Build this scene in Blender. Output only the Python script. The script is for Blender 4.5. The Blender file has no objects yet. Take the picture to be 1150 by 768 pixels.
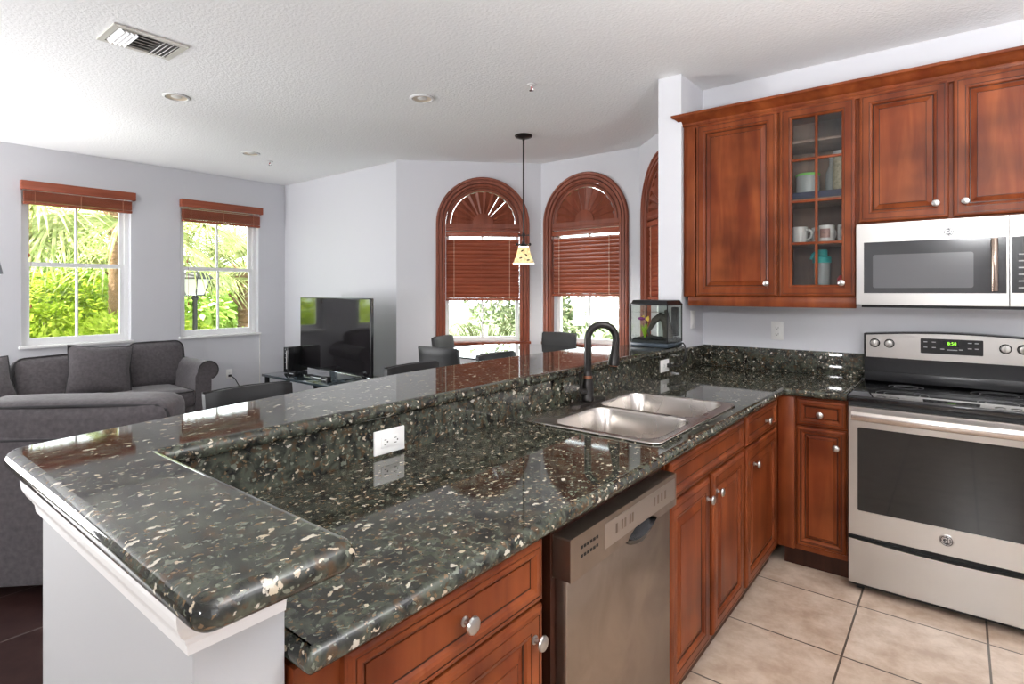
import bpy, bmesh, math, random
from mathutils import Vector, Matrix
from mathutils.geometry import tessellate_polygon
R = math.radians
PI = math.pi
sc = bpy.context.scene
COL = sc.collection
rng = random.Random(7)

# ------------------------------------------------------------------ camera, sky, sun, lights, exposure
cam = bpy.data.cameras.new('camera')
camo = bpy.data.objects.new('camera', cam)
COL.objects.link(camo)
cam.sensor_width = 36.0
cam.lens = 632.0 / 1150.0 * 36.0
cam.shift_y = -57.6 / 1150.0
cam.clip_start = 0.05
cam.clip_end = 200
camo.location = (1.343, -3.746, 1.4065)
camo.rotation_euler = (R(90), 0, 0.6709)
sc.camera = camo
sc.view_settings.view_transform = 'Standard'
sc.view_settings.look = 'None'
sc.view_settings.exposure = 0.64
sc.view_settings.gamma = 1.0
sc.view_settings.use_curve_mapping = False

world = bpy.data.worlds.new('sky')
sc.world = world
world.use_nodes = True
wn = world.node_tree.nodes
wn['Background'].inputs[0].default_value = (0.90, 0.96, 1.0, 1)
wn['Background'].inputs[1].default_value = 6.0

sun = bpy.data.lights.new('sun', 'SUN')
sun.energy = 22.0
sun.angle = R(1.0)
sun.color = (1.0, 0.95, 0.84)
suno = bpy.data.objects.new('sun', sun)
COL.objects.link(suno)
suno.rotation_euler = Vector((0.12, 0.47, -0.87)).to_track_quat('-Z', 'Y').to_euler()


def area(name, loc, look, sx, sy, energy, color=(1, 1, 1)):
    l = bpy.data.lights.new(name, 'AREA')
    l.shape = 'RECTANGLE'
    l.size = sx
    l.size_y = sy
    l.energy = energy
    l.color = color
    o = bpy.data.objects.new(name, l)
    COL.objects.link(o)
    o.location = loc
    o.rotation_euler = (Vector(look) - Vector(loc)).to_track_quat('-Z', 'Y').to_euler()
    return o


# photographer's strobe behind the camera, then unseen fill lights added
# to brighten the kitchen, the ceiling and the living room, all outside the frame
area('strobe_light', (1.6, -7.9, 2.55), (-2.4, 0.0, 1.5), 0.6, 0.5, 74, (0.98, 0.99, 1.0))
area('added_fill_down', (2.3, -2.6, 2.70), (2.3, -2.6, 0), 0.6, 1.6, 7, (1.0, 0.98, 0.95))  # added fill shining down on the kitchen, no fixture is built
area('added_fill_up', (2.1, -2.6, 1.75), (2.1, -2.55, 3.0), 0.5, 0.5, 72, (0.98, 0.99, 1.0))  # added unseen fill aimed up to brighten the ceiling
area('added_fill_left', (-5.30, -4.7, 1.25), (-1.2, -3.0, 2.9), 2.6, 2.1, 285, (0.985, 0.99, 1.0))  # added fill from the left, the wall has no door here
area('added_fill_right', (2.95, -3.6, 1.6), (-2, -0.5, 1.6), 1.5, 1.1, 9, (0.97, 0.98, 1.0))  # added fill from the right, the wall has no window

# ------------------------------------------------------------------ materials
MATS = {}


def new_mat(name):
    m = bpy.data.materials.new(name)
    m.use_nodes = True
    MATS[name] = m
    nt = m.node_tree
    return m, nt, nt.nodes['Principled BSDF']


def pm(name, col, rough=0.5, metal=0.0, spec=0.5, bump=None, emit=None, coat=0.0, var=None, trans=0.0, sheen=0.0):
    """simple principled; bump=(scale, strength, distance); var=(scale, amount) colour variation"""
    m, nt, b = new_mat(name)
    L = nt.links
    b.inputs['Base Color'].default_value = (*col, 1)
    b.inputs['Roughness'].default_value = rough
    b.inputs['Metallic'].default_value = metal
    b.inputs['Specular IOR Level'].default_value = spec
    b.inputs['Coat Weight'].default_value = coat
    b.inputs['Sheen Weight'].default_value = sheen
    if trans:
        b.inputs['Transmission Weight'].default_value = trans
    if emit:
        b.inputs['Emission Color'].default_value = (*emit[0], 1)
        b.inputs['Emission Strength'].default_value = emit[1]
    if bump or var:
        tc = nt.nodes.new('ShaderNodeTexCoord')
    if bump:
        n = nt.nodes.new('ShaderNodeTexNoise')
        n.inputs['Scale'].default_value = bump[0]
        n.inputs['Detail'].default_value = 3
        L.new(tc.outputs['Object'], n.inputs['Vector'])
        bp = nt.nodes.new('ShaderNodeBump')
        bp.inputs['Strength'].default_value = bump[1]
        bp.inputs['Distance'].default_value = bump[2]
        L.new(n.outputs['Fac'], bp.inputs['Height'])
        L.new(bp.outputs['Normal'], b.inputs['Normal'])
    if var:
        n = nt.nodes.new('ShaderNodeTexNoise')
        n.inputs['Scale'].default_value = var[0]
        n.inputs['Detail'].default_value = 4
        L.new(tc.outputs['Object'], n.inputs['Vector'])
        mx = nt.nodes.new('ShaderNodeMix')
        mx.data_type = 'RGBA'
        a = var[1]
        mx.inputs[6].default_value = (*[c * (1 - a) for c in col], 1)
        mx.inputs[7].default_value = (*[min(1, c * (1 + a)) for c in col], 1)
        L.new(n.outputs['Fac'], mx.inputs[0])
        L.new(mx.outputs[2], b.inputs['Base Color'])
    return m


def ramp(nt, stops, interp='LINEAR'):
    r = nt.nodes.new('ShaderNodeValToRGB')
    r.color_ramp.interpolation = interp
    els = r.color_ramp.elements
    while len(els) < len(stops):
        els.new(0.5)
    for e, (p, c) in zip(els, stops):
        e.position = p
        e.color = (*c, 1) if len(c) == 3 else c
    return r


def mixc(nt, fac, a, b, mode='MIX'):
    mx = nt.nodes.new('ShaderNodeMix')
    mx.data_type = 'RGBA'
    mx.blend_type = mode
    for i, v in ((0, fac), (6, a), (7, b)):
        if hasattr(v, 'links'):
            nt.links.new(v, mx.inputs[i])
        elif i == 0:
            mx.inputs[0].default_value = v
        else:
            mx.inputs[i].default_value = (*v, 1)
    return mx.outputs[2]


def wood(name, c0, c1, rough=0.32, scale=(14, 14, 1.2), coat=0.25, blot=0.35):
    m, nt, b = new_mat(name)
    L = nt.links
    tc = nt.nodes.new('ShaderNodeTexCoord')
    mp = nt.nodes.new('ShaderNodeMapping')
    mp.inputs['Scale'].default_value = scale
    L.new(tc.outputs['Object'], mp.inputs['Vector'])
    n = nt.nodes.new('ShaderNodeTexNoise')
    n.inputs['Scale'].default_value = 2.2
    n.inputs['Detail'].default_value = 6
    n.inputs['Distortion'].default_value = 0.6
    L.new(mp.outputs['Vector'], n.inputs['Vector'])
    r = ramp(nt, [(0.32, c0), (0.68, c1)])
    L.new(n.outputs['Fac'], r.inputs['Fac'])
    n2 = nt.nodes.new('ShaderNodeTexNoise')
    n2.inputs['Scale'].default_value = 5
    n2.inputs['Detail'].default_value = 2
    L.new(tc.outputs['Object'], n2.inputs['Vector'])
    r2 = ramp(nt, [(0.35, (1 - blot, 1 - blot, 1 - blot)), (0.7, (1, 1, 1))])
    L.new(n2.outputs['Fac'], r2.inputs['Fac'])
    L.new(mixc(nt, 1.0, r.outputs['Color'], r2.outputs['Color'], 'MULTIPLY'), b.inputs['Base Color'])
    b.inputs['Roughness'].default_value = rough
    b.inputs['Specular IOR Level'].default_value = 0.18
    b.inputs['Coat Weight'].default_value = coat
    b.inputs['Coat Roughness'].default_value = 0.2
    return m


def granite():
    m, nt, b = new_mat('granite')
    L = nt.links
    tc = nt.nodes.new('ShaderNodeTexCoord')

    def noise(scale, det=4, dist=0.0, vec=None):
        n = nt.nodes.new('ShaderNodeTexNoise')
        n.inputs['Scale'].default_value = scale
        n.inputs['Detail'].default_value = det
        n.inputs['Distortion'].default_value = dist
        L.new(vec or tc.outputs['Object'], n.inputs['Vector'])
        return n
    n1 = noise(30, 6, 0.5)
    base = ramp(nt, [(0.32, (0.009, 0.009, 0.008)), (0.46, (0.024, 0.025, 0.020)), (0.60, (0.062, 0.069, 0.050)), (0.72, (0.030, 0.028, 0.021))])
    L.new(n1.outputs['Fac'], base.inputs['Fac'])
    n2 = noise(42, 4, 0.3)
    br = ramp(nt, [(0.56, (0, 0, 0)), (0.66, (1, 1, 1))])
    L.new(n2.outputs['Fac'], br.inputs['Fac'])
    c = mixc(nt, br.outputs['Color'], base.outputs['Color'], (0.062, 0.036, 0.018))
    # distorted, stretched coordinates for the flecks
    nd = noise(70, 3)
    vm = nt.nodes.new('ShaderNodeVectorMath')
    vm.operation = 'MULTIPLY_ADD'
    vm.inputs[1].default_value = (0.026, 0.026, 0.026)
    L.new(nd.outputs['Color'], vm.inputs[0])
    L.new(tc.outputs['Object'], vm.inputs[2])

    def flecks(scale, size, thr, col, c, rot):
        mp = nt.nodes.new('ShaderNodeMapping')
        mp.inputs['Rotation'].default_value = rot
        mp.inputs['Scale'].default_value = (1.0, 0.50, 0.8)
        L.new(vm.outputs['Vector'], mp.inputs['Vector'])
        v = nt.nodes.new('ShaderNodeTexVoronoi')
        v.inputs['Scale'].default_value = scale
        L.new(mp.outputs['Vector'], v.inputs['Vector'])
        sp = nt.nodes.new('ShaderNodeSeparateColor')
        L.new(v.outputs['Color'], sp.inputs[0])
        gt = nt.nodes.new('ShaderNodeMath')
        gt.operation = 'GREATER_THAN'
        gt.inputs[1].default_value = thr
        L.new(sp.outputs[0], gt.inputs[0])
        # size varies from cell to cell
        sz = nt.nodes.new('ShaderNodeMath')
        sz.operation = 'MULTIPLY_ADD'
        sz.inputs[1].default_value = size * 1.1
        sz.inputs[2].default_value = size * 0.45
        L.new(sp.outputs[1], sz.inputs[0])
        df = nt.nodes.new('ShaderNodeMath')
        df.operation = 'SUBTRACT'
        L.new(sz.outputs[0], df.inputs[0])
        L.new(v.outputs['Distance'], df.inputs[1])
        rr = ramp(nt, [(0.0, (0, 0, 0)), (0.05, (1, 1, 1))])
        L.new(df.outputs[0], rr.inputs['Fac'])
        mu = nt.nodes.new('ShaderNodeMath')
        mu.operation = 'MULTIPLY'
        L.new(gt.outputs[0], mu.inputs[0])
        L.new(rr.outputs['Color'], mu.inputs[1])
        return mixc(nt, mu.outputs[0], c, col)
    c = flecks(135, 0.28, 0.48, (0.13, 0.085, 0.045), c, (0.2, 0.3, 0.2))
    c = flecks(110, 0.28, 0.50, (0.13, 0.14, 0.11), c, (0.5, 0.1, 1.4))
    c = flecks(90, 0.25, 0.71, (0.42, 0.35, 0.26), c, (0.1, 0.4, 0.9))
    c = flecks(62, 0.24, 0.76, (0.46, 0.42, 0.35), c, (0.3, 0.2, 2.2))
    L.new(c, b.inputs['Base Color'])
    b.inputs['Roughness'].default_value = 0.045
    b.inputs['Specular IOR Level'].default_value = 0.5
    return m


def steel(name, col=(0.63, 0.60, 0.57), rough=0.27, stretch=(1.0, 1.0, 120), var=0.006, bscale=3, stain=0.0):
    m, nt, b = new_mat(name)
    L = nt.links
    tc = nt.nodes.new('ShaderNodeTexCoord')
    mp = nt.nodes.new('ShaderNodeMapping')
    mp.inputs['Scale'].default_value = stretch
    L.new(tc.outputs['Object'], mp.inputs['Vector'])
    n = nt.nodes.new('ShaderNodeTexNoise')
    n.inputs['Scale'].default_value = bscale
    n.inputs['Detail'].default_value = 2
    L.new(mp.outputs['Vector'], n.inputs['Vector'])
    r = ramp(nt, [(0.3, (rough - var,) * 3), (0.7, (rough + var,) * 3)])
    L.new(n.outputs['Fac'], r.inputs['Fac'])
    L.new(r.outputs['Color'], b.inputs['Roughness'])
    b.inputs['Base Color'].default_value = (*col, 1)
    b.inputs['Metallic'].default_value = 1.0
    if stain:
        n2 = nt.nodes.new('ShaderNodeTexNoise')
        n2.inputs['Scale'].default_value = 5.0
        n2.inputs['Detail'].default_value = 5
        n2.inputs['Distortion'].default_value = 0.8
        L.new(tc.outputs['Object'], n2.inputs['Vector'])
        r2 = ramp(nt, [(0.35, tuple(c * (1 - stain) for c in col)), (0.65, tuple(c * (1 + stain) for c in col))])
        L.new(n2.outputs['Fac'], r2.inputs['Fac'])
        L.new(r2.outputs['Color'], b.inputs['Base Color'])
    return m


def tile(name, c0, c1, grout, pitch, ox, oy, rough, mortar=0.004, w=None):
    m, nt, b = new_mat(name)
    L = nt.links
    tc = nt.nodes.new('ShaderNodeTexCoord')
    mp = nt.nodes.new('ShaderNodeMapping')
    mp.inputs['Location'].default_value = (-ox + 20 * pitch, -oy + 20 * pitch, 0)
    L.new(tc.outputs['Object'], mp.inputs['Vector'])
    br = nt.nodes.new('ShaderNodeTexBrick')
    br.offset = 0.0
    br.squash = 1.0
    br.inputs['Scale'].default_value = 1.0
    br.inputs['Brick Width'].default_value = w or pitch
    br.inputs['Row Height'].default_value = pitch
    br.inputs['Mortar Size'].default_value = mortar
    br.inputs['Mortar Smooth'].default_value = 0.1
    br.inputs['Bias'].default_value = 0
    br.inputs['Color1'].default_value = (0.94, 0.94, 0.94, 1)
    br.inputs['Color2'].default_value = (1, 1, 1, 1)
    br.inputs['Mortar'].default_value = (0, 0, 0, 1)
    L.new(mp.outputs['Vector'], br.inputs['Vector'])
    n = nt.nodes.new('ShaderNodeTexNoise')
    n.inputs['Scale'].default_value = 9
    n.inputs['Detail'].default_value = 8
    n.inputs['Roughness'].default_value = 0.65
    L.new(tc.outputs['Object'], n.inputs['Vector'])
    r = ramp(nt, [(0.36, c0), (0.64, c1)])
    L.new(n.outputs['Fac'], r.inputs['Fac'])
    tc_ = mixc(nt, 1.0, r.outputs['Color'], br.outputs['Color'], 'MULTIPLY')
    L.new(mixc(nt, br.outputs['Fac'], tc_, grout), b.inputs['Base Color'])
    b.inputs['Roughness'].default_value = rough
    bp = nt.nodes.new('ShaderNodeBump')
    bp.invert = True
    bp.inputs['Strength'].default_value = 0.5
    bp.inputs['Distance'].default_value = 0.002
    L.new(br.outputs['Fac'], bp.inputs['Height'])
    L.new(bp.outputs['Normal'], b.inputs['Normal'])
    return m


def glass_mat(name, tint=(1, 1, 1), refl=1.0):
    """thin clear pane: transparent with Fresnel reflection"""
    m = bpy.data.materials.new(name)
    m.use_nodes = True
    nt = m.node_tree
    nt.nodes.clear()
    out = nt.nodes.new('ShaderNodeOutputMaterial')
    tr = nt.nodes.new('ShaderNodeBsdfTransparent')
    tr.inputs[0].default_value = (*tint, 1)
    gl = nt.nodes.new('ShaderNodeBsdfGlossy')
    gl.inputs['Roughness'].default_value = 0.01
    fr = nt.nodes.new('ShaderNodeFresnel')
    fr.inputs['IOR'].default_value = 1.45
    mu = nt.nodes.new('ShaderNodeMath')
    mu.operation = 'MULTIPLY'
    mu.inputs[1].default_value = refl
    nt.links.new(fr.outputs[0], mu.inputs[0])
    mx = nt.nodes.new('ShaderNodeMixShader')
    nt.links.new(mu.outputs[0], mx.inputs[0])
    nt.links.new(tr.outputs[0], mx.inputs[1])
    nt.links.new(gl.outputs[0], mx.inputs[2])
    nt.links.new(mx.outputs[0], out.inputs[0])
    MATS[name] = m
    return m


def leaf_mat(name, c0, c1, trans=0.45, scale=3.0):
    m = bpy.data.materials.new(name)
    m.use_nodes = True
    nt = m.node_tree
    nt.nodes.clear()
    out = nt.nodes.new('ShaderNodeOutputMaterial')
    tc = nt.nodes.new('ShaderNodeTexCoord')
    n = nt.nodes.new('ShaderNodeTexNoise')
    n.inputs['Scale'].default_value = scale
    n.inputs['Detail'].default_value = 4
    nt.links.new(tc.outputs['Object'], n.inputs['Vector'])
    r = ramp(nt, [(0.35, c0), (0.65, c1)])
    nt.links.new(n.outputs['Fac'], r.inputs['Fac'])
    d = nt.nodes.new('ShaderNodeBsdfDiffuse')
    t = nt.nodes.new('ShaderNodeBsdfTranslucent')
    nt.links.new(r.outputs['Color'], d.inputs[0])
    nt.links.new(r.outputs['Color'], t.inputs[0])
    mx = nt.nodes.new('ShaderNodeMixShader')
    mx.inputs[0].default_value = trans
    nt.links.new(d.outputs[0], mx.inputs[1])
    nt.links.new(t.outputs[0], mx.inputs[2])
    nt.links.new(mx.outputs[0], out.inputs[0])
    MATS[name] = m
    return m


wall_m = pm('wall_paint', (0.635, 0.635, 0.665), 0.75, spec=0.25, bump=(160, 0.10, 0.002))
ceil_m = pm('ceiling_paint', (0.865, 0.865, 0.865), 0.9, spec=0.1, bump=(60, 0.5, 0.007))
white_m = pm('white_paint', (0.74, 0.735, 0.73), 0.4)
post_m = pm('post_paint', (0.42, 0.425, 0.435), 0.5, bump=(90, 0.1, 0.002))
vinyl_m = pm('white_vinyl', (0.88, 0.88, 0.88), 0.35)
plast_m = pm('white_plastic', (0.80, 0.79, 0.77), 0.3)
tile_m = tile('kitchen_tile', (0.40, 0.285, 0.205), (0.58, 0.46, 0.365), (0.085, 0.06, 0.045), 0.445, 0.99, -0.815, 0.30)
dark_floor_m = tile('dark_tile', (0.028, 0.012, 0.011), (0.055, 0.027, 0.024), (0.14, 0.12, 0.11), 0.44, 0.1, 0.15, 0.28)
gran_m = granite()
cherry_m = wood('cherry', (0.150, 0.028, 0.0085), (0.255, 0.064, 0.0185), 0.33, (7, 7, 0.9), 0.0, 0.42)
cherryd_m = wood('cherry_glaze', (0.035, 0.011, 0.006), (0.06, 0.018, 0.009), 0.45)
inner_m = wood('cabinet_interior', (0.26, 0.17, 0.13), (0.36, 0.25, 0.19), 0.5, coat=0)
casing_m = wood('casing_wood', (0.20, 0.052, 0.028), (0.28, 0.080, 0.044), 0.42, (7, 7, 0.9), 0.1, 0.15)
casingd_m = wood('casing_groove', (0.11, 0.030, 0.017), (0.15, 0.045, 0.025), 0.45)
slat_m = wood('blind_wood', (0.26, 0.062, 0.030), (0.35, 0.092, 0.046), 0.42, scale=(1.2, 14, 14), blot=0.1)
nickel_m = steel('brushed_nickel', (0.50, 0.49, 0.475), 0.30)
steel_m = steel('stainless_steel', (0.50, 0.485, 0.465), 0.28, var=0.004)
dsteel_m = steel('smudged_steel', (0.32, 0.265, 0.22), 0.34, (1, 1, 0.6), 0.06, 6, 0.16)
sink_m = steel('sink_steel', (0.62, 0.58, 0.54), 0.27, (1, 1, 1), 0.03, 4)
chrome_m = pm('chrome', (0.75, 0.75, 0.75), 0.08, 1.0)
bglass_m = pm('black_glass', (0.010, 0.010, 0.011), 0.035, spec=0.6)
oven_m = pm('oven_glass', (0.010, 0.010, 0.010), 0.04, spec=0.45)
mwglass_m = pm('microwave_glass', (0.035, 0.036, 0.038), 0.09, spec=0.8)
bplast_m = pm('black_plastic', (0.012, 0.012, 0.013), 0.25, spec=0.4)
bmat_m = pm('matte_black', (0.008, 0.008, 0.008), 0.6)
bronze_m = pm('dark_bronze', (0.030, 0.027, 0.026), 0.28, 0.7)
copper_m = pm('copper_ring', (0.35, 0.14, 0.08), 0.3, 0.9)
bsteel_m = steel('bronze_steel', (0.36, 0.28, 0.23), 0.2)
leather_m = pm('black_leather', (0.014, 0.014, 0.015), 0.45, spec=0.35, bump=(70, 0.25, 0.002))
fabric_m = pm('grey_fabric', (0.100, 0.090, 0.096), 0.9, spec=0.15, bump=(230, 0.5, 0.002), var=(45, 0.5), sheen=0.25)
pipe_m = pm('dark_piping', (0.035, 0.033, 0.036), 0.8)
glass_m = glass_mat('window_glass', (0.96, 0.98, 0.97), 0.8)
cglass_m = glass_mat('cabinet_glass', (0.93, 0.94, 0.94), 0.8)
tglass_m = glass_mat('table_glass', (0.78, 0.86, 0.82), 2.2)
aq_m = glass_mat('tank_glass', (0.96, 0.98, 0.96), 0.3)
screen_m = pm('tv_screen', (0.010, 0.009, 0.010), 0.06, spec=0.8)
standglass_m = pm('stand_glass', (0.030, 0.042, 0.050), 0.05, spec=0.9)
cream_m = leaf_mat('mosaic_glass', (0.62, 0.54, 0.36), (0.85, 0.78, 0.60), 0.35, 60)
emb_m = pm('emblem_dark', (0.06, 0.06, 0.065), 0.25, 0.6)
green_m = pm('green_digits', (0.02, 0.1, 0.0), 0.5, emit=((0.35, 1.0, 0.05), 1.2))
mark_m = pm('panel_marks', (0.36, 0.36, 0.36), 0.5)
teal_m = pm('teal_plastic', (0.02, 0.48, 0.46), 0.4)
red_m = pm('red_plastic', (0.55, 0.02, 0.03), 0.4)
navy_m = pm('navy_plastic', (0.012, 0.018, 0.06), 0.4)
mug_m = pm('mug_ceramic', (0.72, 0.70, 0.66), 0.2)
mugart_m = pm('mug_print', (0.30, 0.16, 0.13), 0.4, var=(90, 0.9))
lime_m = pm('lime_band', (0.22, 0.65, 0.12), 0.4)
candy_m = pm('candy_mix', (0.55, 0.5, 0.35), 0.4, var=(60, 0.8))
frost_m = pm('frosted_jar', (0.62, 0.66, 0.64), 0.25, trans=0.4)
gravel_m = pm('dark_gravel', (0.02, 0.022, 0.024), 0.8, bump=(200, 0.8, 0.01))
drift_m = pm('driftwood', (0.05, 0.043, 0.035), 0.8, bump=(60, 0.8, 0.01), var=(30, 0.5))
plant_m = leaf_mat('tank_plant_leaf', (0.22, 0.45, 0.03), (0.5, 0.7, 0.08))
purple_m = pm('purple_fins', (0.22, 0.03, 0.20), 0.4)
alum_m = pm('vent_metal', (0.62, 0.60, 0.55), 0.5)
ventdark_m = pm('vent_throat', (0.10, 0.095, 0.09), 0.6)
shade_m = pm('lamp_shade_fabric', (0.22, 0.22, 0.23), 0.8)
can_m = pm('can_reflector', (0.62, 0.52, 0.40), 0.35)
bulb_m = pm('bulb_glass', (0.8, 0.78, 0.74), 0.3)
leafA_m = leaf_mat('bush_leaf', (0.220, 0.330, 0.020), (0.440, 0.500, 0.090))
leafB_m = leaf_mat('hedge_leaf', (0.285, 0.437, 0.076), (0.627, 0.722, 0.266))
leafC_m = leaf_mat('pale_tree_leaf', (0.090, 0.120, 0.054), (0.168, 0.192, 0.108))
palm_m = leaf_mat('palm_blade', (0.196, 0.241, 0.069), (0.425, 0.437, 0.230), 0.4, 6)
fount_m = leaf_mat('fountain_blade', (0.034, 0.043, 0.014), (0.069, 0.074, 0.036), 0.5, 6)
trunk_m = pm('palm_trunk', (0.200, 0.115, 0.060), 0.9, bump=(25, 0.8, 0.03), var=(14, 0.5))
bark_m = pm('bark', (0.2, 0.15, 0.1), 0.9, var=(14, 0.4))
lawn_m = pm('lawn', (0.068, 0.081, 0.032), 0.9, var=(3, 0.5))
lampglass_m = pm('frosted_lamp_glass', (0.425, 0.425, 0.410), 0.3)
exterior_m = pm('stucco', (0.62, 0.52, 0.33), 0.9)


# ------------------------------------------------------------------ mesh builder
class B:
    def __init__(self):
        self.v = []
        self.f = []
        self.m = []
        self.s = []

    def add(self, vs, fs, mi=0, smooth=False, mis=None):
        o = len(self.v)
        self.v += [tuple(p) for p in vs]
        for k, f in enumerate(fs):
            self.f.append(tuple(i + o for i in f))
            self.m.append(mis[k] if mis else mi)
            self.s.append(smooth)
        return self

    def xform(self, M):
        self.v = [tuple(M @ Vector(p)) for p in self.v]
        return self

    def merge(self, other, M=None):
        vs = other.v if M is None else [tuple(M @ Vector(p)) for p in other.v]
        o = len(self.v)
        self.v += vs
        self.f += [tuple(i + o for i in f) for f in other.f]
        self.m += other.m
        self.s += other.s
        return self

    def box(self, x0, y0, z0, x1, y1, z1, bev=0.0, mi=0, seg=2):
        if bev <= 0:
            vs = [(x, y, z) for x in (x0, x1) for y in (y0, y1) for z in (z0, z1)]
            fs = [(0, 1, 3, 2), (4, 6, 7, 5), (0, 4, 5, 1), (2, 3, 7, 6), (0, 2, 6, 4), (1, 5, 7, 3)]
            return self.add(vs, fs, mi)
        bm = bmesh.new()
        bmesh.ops.create_cube(bm, size=1.0)
        for v in bm.verts:
            v.co = Vector(((x0 + x1) / 2 + v.co.x * (x1 - x0), (y0 + y1) / 2 + v.co.y * (y1 - y0), (z0 + z1) / 2 + v.co.z * (z1 - z0)))
        bmesh.ops.bevel(bm, geom=list(bm.edges), offset=min(bev, 0.49 * min(abs(x1 - x0), abs(y1 - y0), abs(z1 - z0))), segments=seg, affect='EDGES', profile=0.5)
        bm.verts.index_update()
        self.add([v.co for v in bm.verts], [[v.index for v in f.verts] for f in bm.faces], mi, True)
        bm.free()
        return self

    def rings(self, rings, mi=0, smooth=True, cap0=True, cap1=True, closed=True, mis=None):
        n = len(rings[0])
        vs = [p for r in rings for p in r]
        fs = []
        ms = []
        for k in range(len(rings) - 1):
            for i in range(n if closed else n - 1):
                j = (i + 1) % n
                fs.append((k * n + i, k * n + j, (k + 1) * n + j, (k + 1) * n + i))
                ms.append(mis[k] if mis else mi)
        if cap0 and closed:
            fs.append(tuple(reversed(range(n))))
            ms.append(mis[0] if mis else mi)
        if cap1 and closed:
            fs.append(tuple(range((len(rings) - 1) * n, len(rings) * n)))
            ms.append(mis[-1] if mis else mi)
        return self.add(vs, fs, mi, smooth, ms)

    def lathe(self, prof, n=24, c=(0, 0, 0), axis='z', mi=0, smooth=True, mis=None, cap=True):
        rs = []
        for r, h in prof:
            ring = []
            for i in range(n):
                a = 2 * PI * i / n
                p = (r * math.cos(a), r * math.sin(a), h)
                if axis == 'x':
                    p = (p[2], p[0], p[1])
                elif axis == '-y':
                    p = (p[0], -p[2], p[1])
                ring.append((p[0] + c[0], p[1] + c[1], p[2] + c[2]))
            rs.append(ring)
        return self.rings(rs, mi, smooth, cap, cap, True, mis)

    def tube(self, pts, r, n=10, mi=0, cap=True):
        pts = [Vector(p) for p in pts]
        rad = r if isinstance(r, (list, tuple)) else [r] * len(pts)
        t0 = (pts[1] - pts[0]).normalized()
        ref = Vector((0, 0, 1)) if abs(t0.z) < 0.9 else Vector((1, 0, 0))
        u = t0.cross(ref).normalized()
        rs = []
        for k, p in enumerate(pts):
            if k == 0:
                t = t0
            elif k == len(pts) - 1:
                t = (pts[k] - pts[k - 1]).normalized()
            else:
                t = ((pts[k + 1] - p).normalized() + (p - pts[k - 1]).normalized())
                t = t.normalized() if t.length > 1e-6 else (p - pts[k - 1]).normalized()
            u = (u - t * u.dot(t))
            u = u.normalized() if u.length > 1e-6 else t.orthogonal().normalized()
            w = t.cross(u)
            rs.append([tuple(p + (u * math.cos(2 * PI * i / n) + w * math.sin(2 * PI * i / n)) * rad[k]) for i in range(n)])
        return self.rings(rs, mi, True, cap, cap)

    def prism(self, poly, y0, y1, holes=(), mi=0, plane='xz', smooth=False):
        """poly/holes in 2D, extruded between y0 and y1 (plane xz) or z0..z1 (plane xy)"""
        loops = [poly] + list(holes)
        tri = tessellate_polygon([[Vector((p[0], p[1], 0)) for p in l] for l in loops])
        flat = [p for l in loops for p in l]
        n = len(flat)
        mk = (lambda p, d: (p[0], d, p[1])) if plane == 'xz' else ((lambda p, d: (p[0], p[1], d)) if plane == 'xy' else (lambda p, d: (d, p[0], p[1])))
        vs = [mk(p, y0) for p in flat] + [mk(p, y1) for p in flat]
        fs = []
        for t in tri:
            fs.append((t[0], t[1], t[2]))
            fs.append((t[2] + n, t[1] + n, t[0] + n))
        self.add(vs, fs, mi, False)
        o = 0
        for l in loops:
            k = len(l)
            vs = [mk(p, y0) for p in l] + [mk(p, y1) for p in l]
            fs = [(i, (i + 1) % k, (i + 1) % k + k, i + k) for i in range(k)]
            self.add(vs, fs, mi, smooth)
            o += k
        return self

    def rbox(self, hx, hy, hz, r, bulge=(0, 0, 0), n=8, c=(0, 0, 0), mi=0):
        """puffy rounded box centred at c"""
        H = (hx, hy, hz)
        idx = {}
        vs = []

        def vert(p):
            key = tuple(round(q, 5) for q in p)
            if key in idx:
                return idx[key]
            q = [p[i] * H[i] for i in range(3)]
            inn = [max(-(H[i] - r), min(H[i] - r, q[i])) for i in range(3)]
            d = Vector([q[i] - inn[i] for i in range(3)])
            d = d.normalized() * r if d.length > 1e-9 else d
            o = [inn[i] + d[i] for i in range(3)]
            for i in range(3):
                if abs(p[i]) > 0.9999:
                    a, b_ = p[(i + 1) % 3], p[(i + 2) % 3]
                    o[i] += math.copysign(bulge[i] * (1 - a * a) * (1 - b_ * b_), p[i])
            idx[key] = len(vs)
            vs.append((o[0] + c[0], o[1] + c[1], o[2] + c[2]))
            return idx[key]
        fs = []
        # sample denser near edges
        g = [-1 + 2 * k / n for k in range(n + 1)]
        g = [math.copysign(abs(x) ** 0.6, x) for x in g]
        for ax in range(3):
            for s in (-1, 1):
                for i in range(n):
                    for j in range(n):
                        q = []
                        for (a, b_) in ((g[i], g[j]), (g[i + 1], g[j]), (g[i + 1], g[j + 1]), (g[i], g[j + 1])):
                            p = [0, 0, 0]
                            p[ax] = s
                            p[(ax + 1) % 3] = a
                            p[(ax + 2) % 3] = b_
                            q.append(vert(p))
                        fs.append(q if s > 0 else q[::-1])
        return self.add(vs, fs, mi, True)

    def obj(self, name, mats, parent=None, loc=(0, 0, 0), rz=0.0):
        me = bpy.data.meshes.new(name)
        me.from_pydata(self.v, [], self.f)
        if not isinstance(mats, (list, tuple)):
            mats = [mats]
        for m in mats:
            me.materials.append(m)
        me.polygons.foreach_set('material_index', self.m)
        me.polygons.foreach_set('use_smooth', self.s)
        bm = bmesh.new()
        bm.from_mesh(me)
        bmesh.ops.recalc_face_normals(bm, faces=bm.faces)
        bm.to_mesh(me)
        bm.free()
        if any(self.s):
            try:
                me.set_sharp_from_angle(angle=R(40))
            except Exception:
                pass
        me.update()
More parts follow.
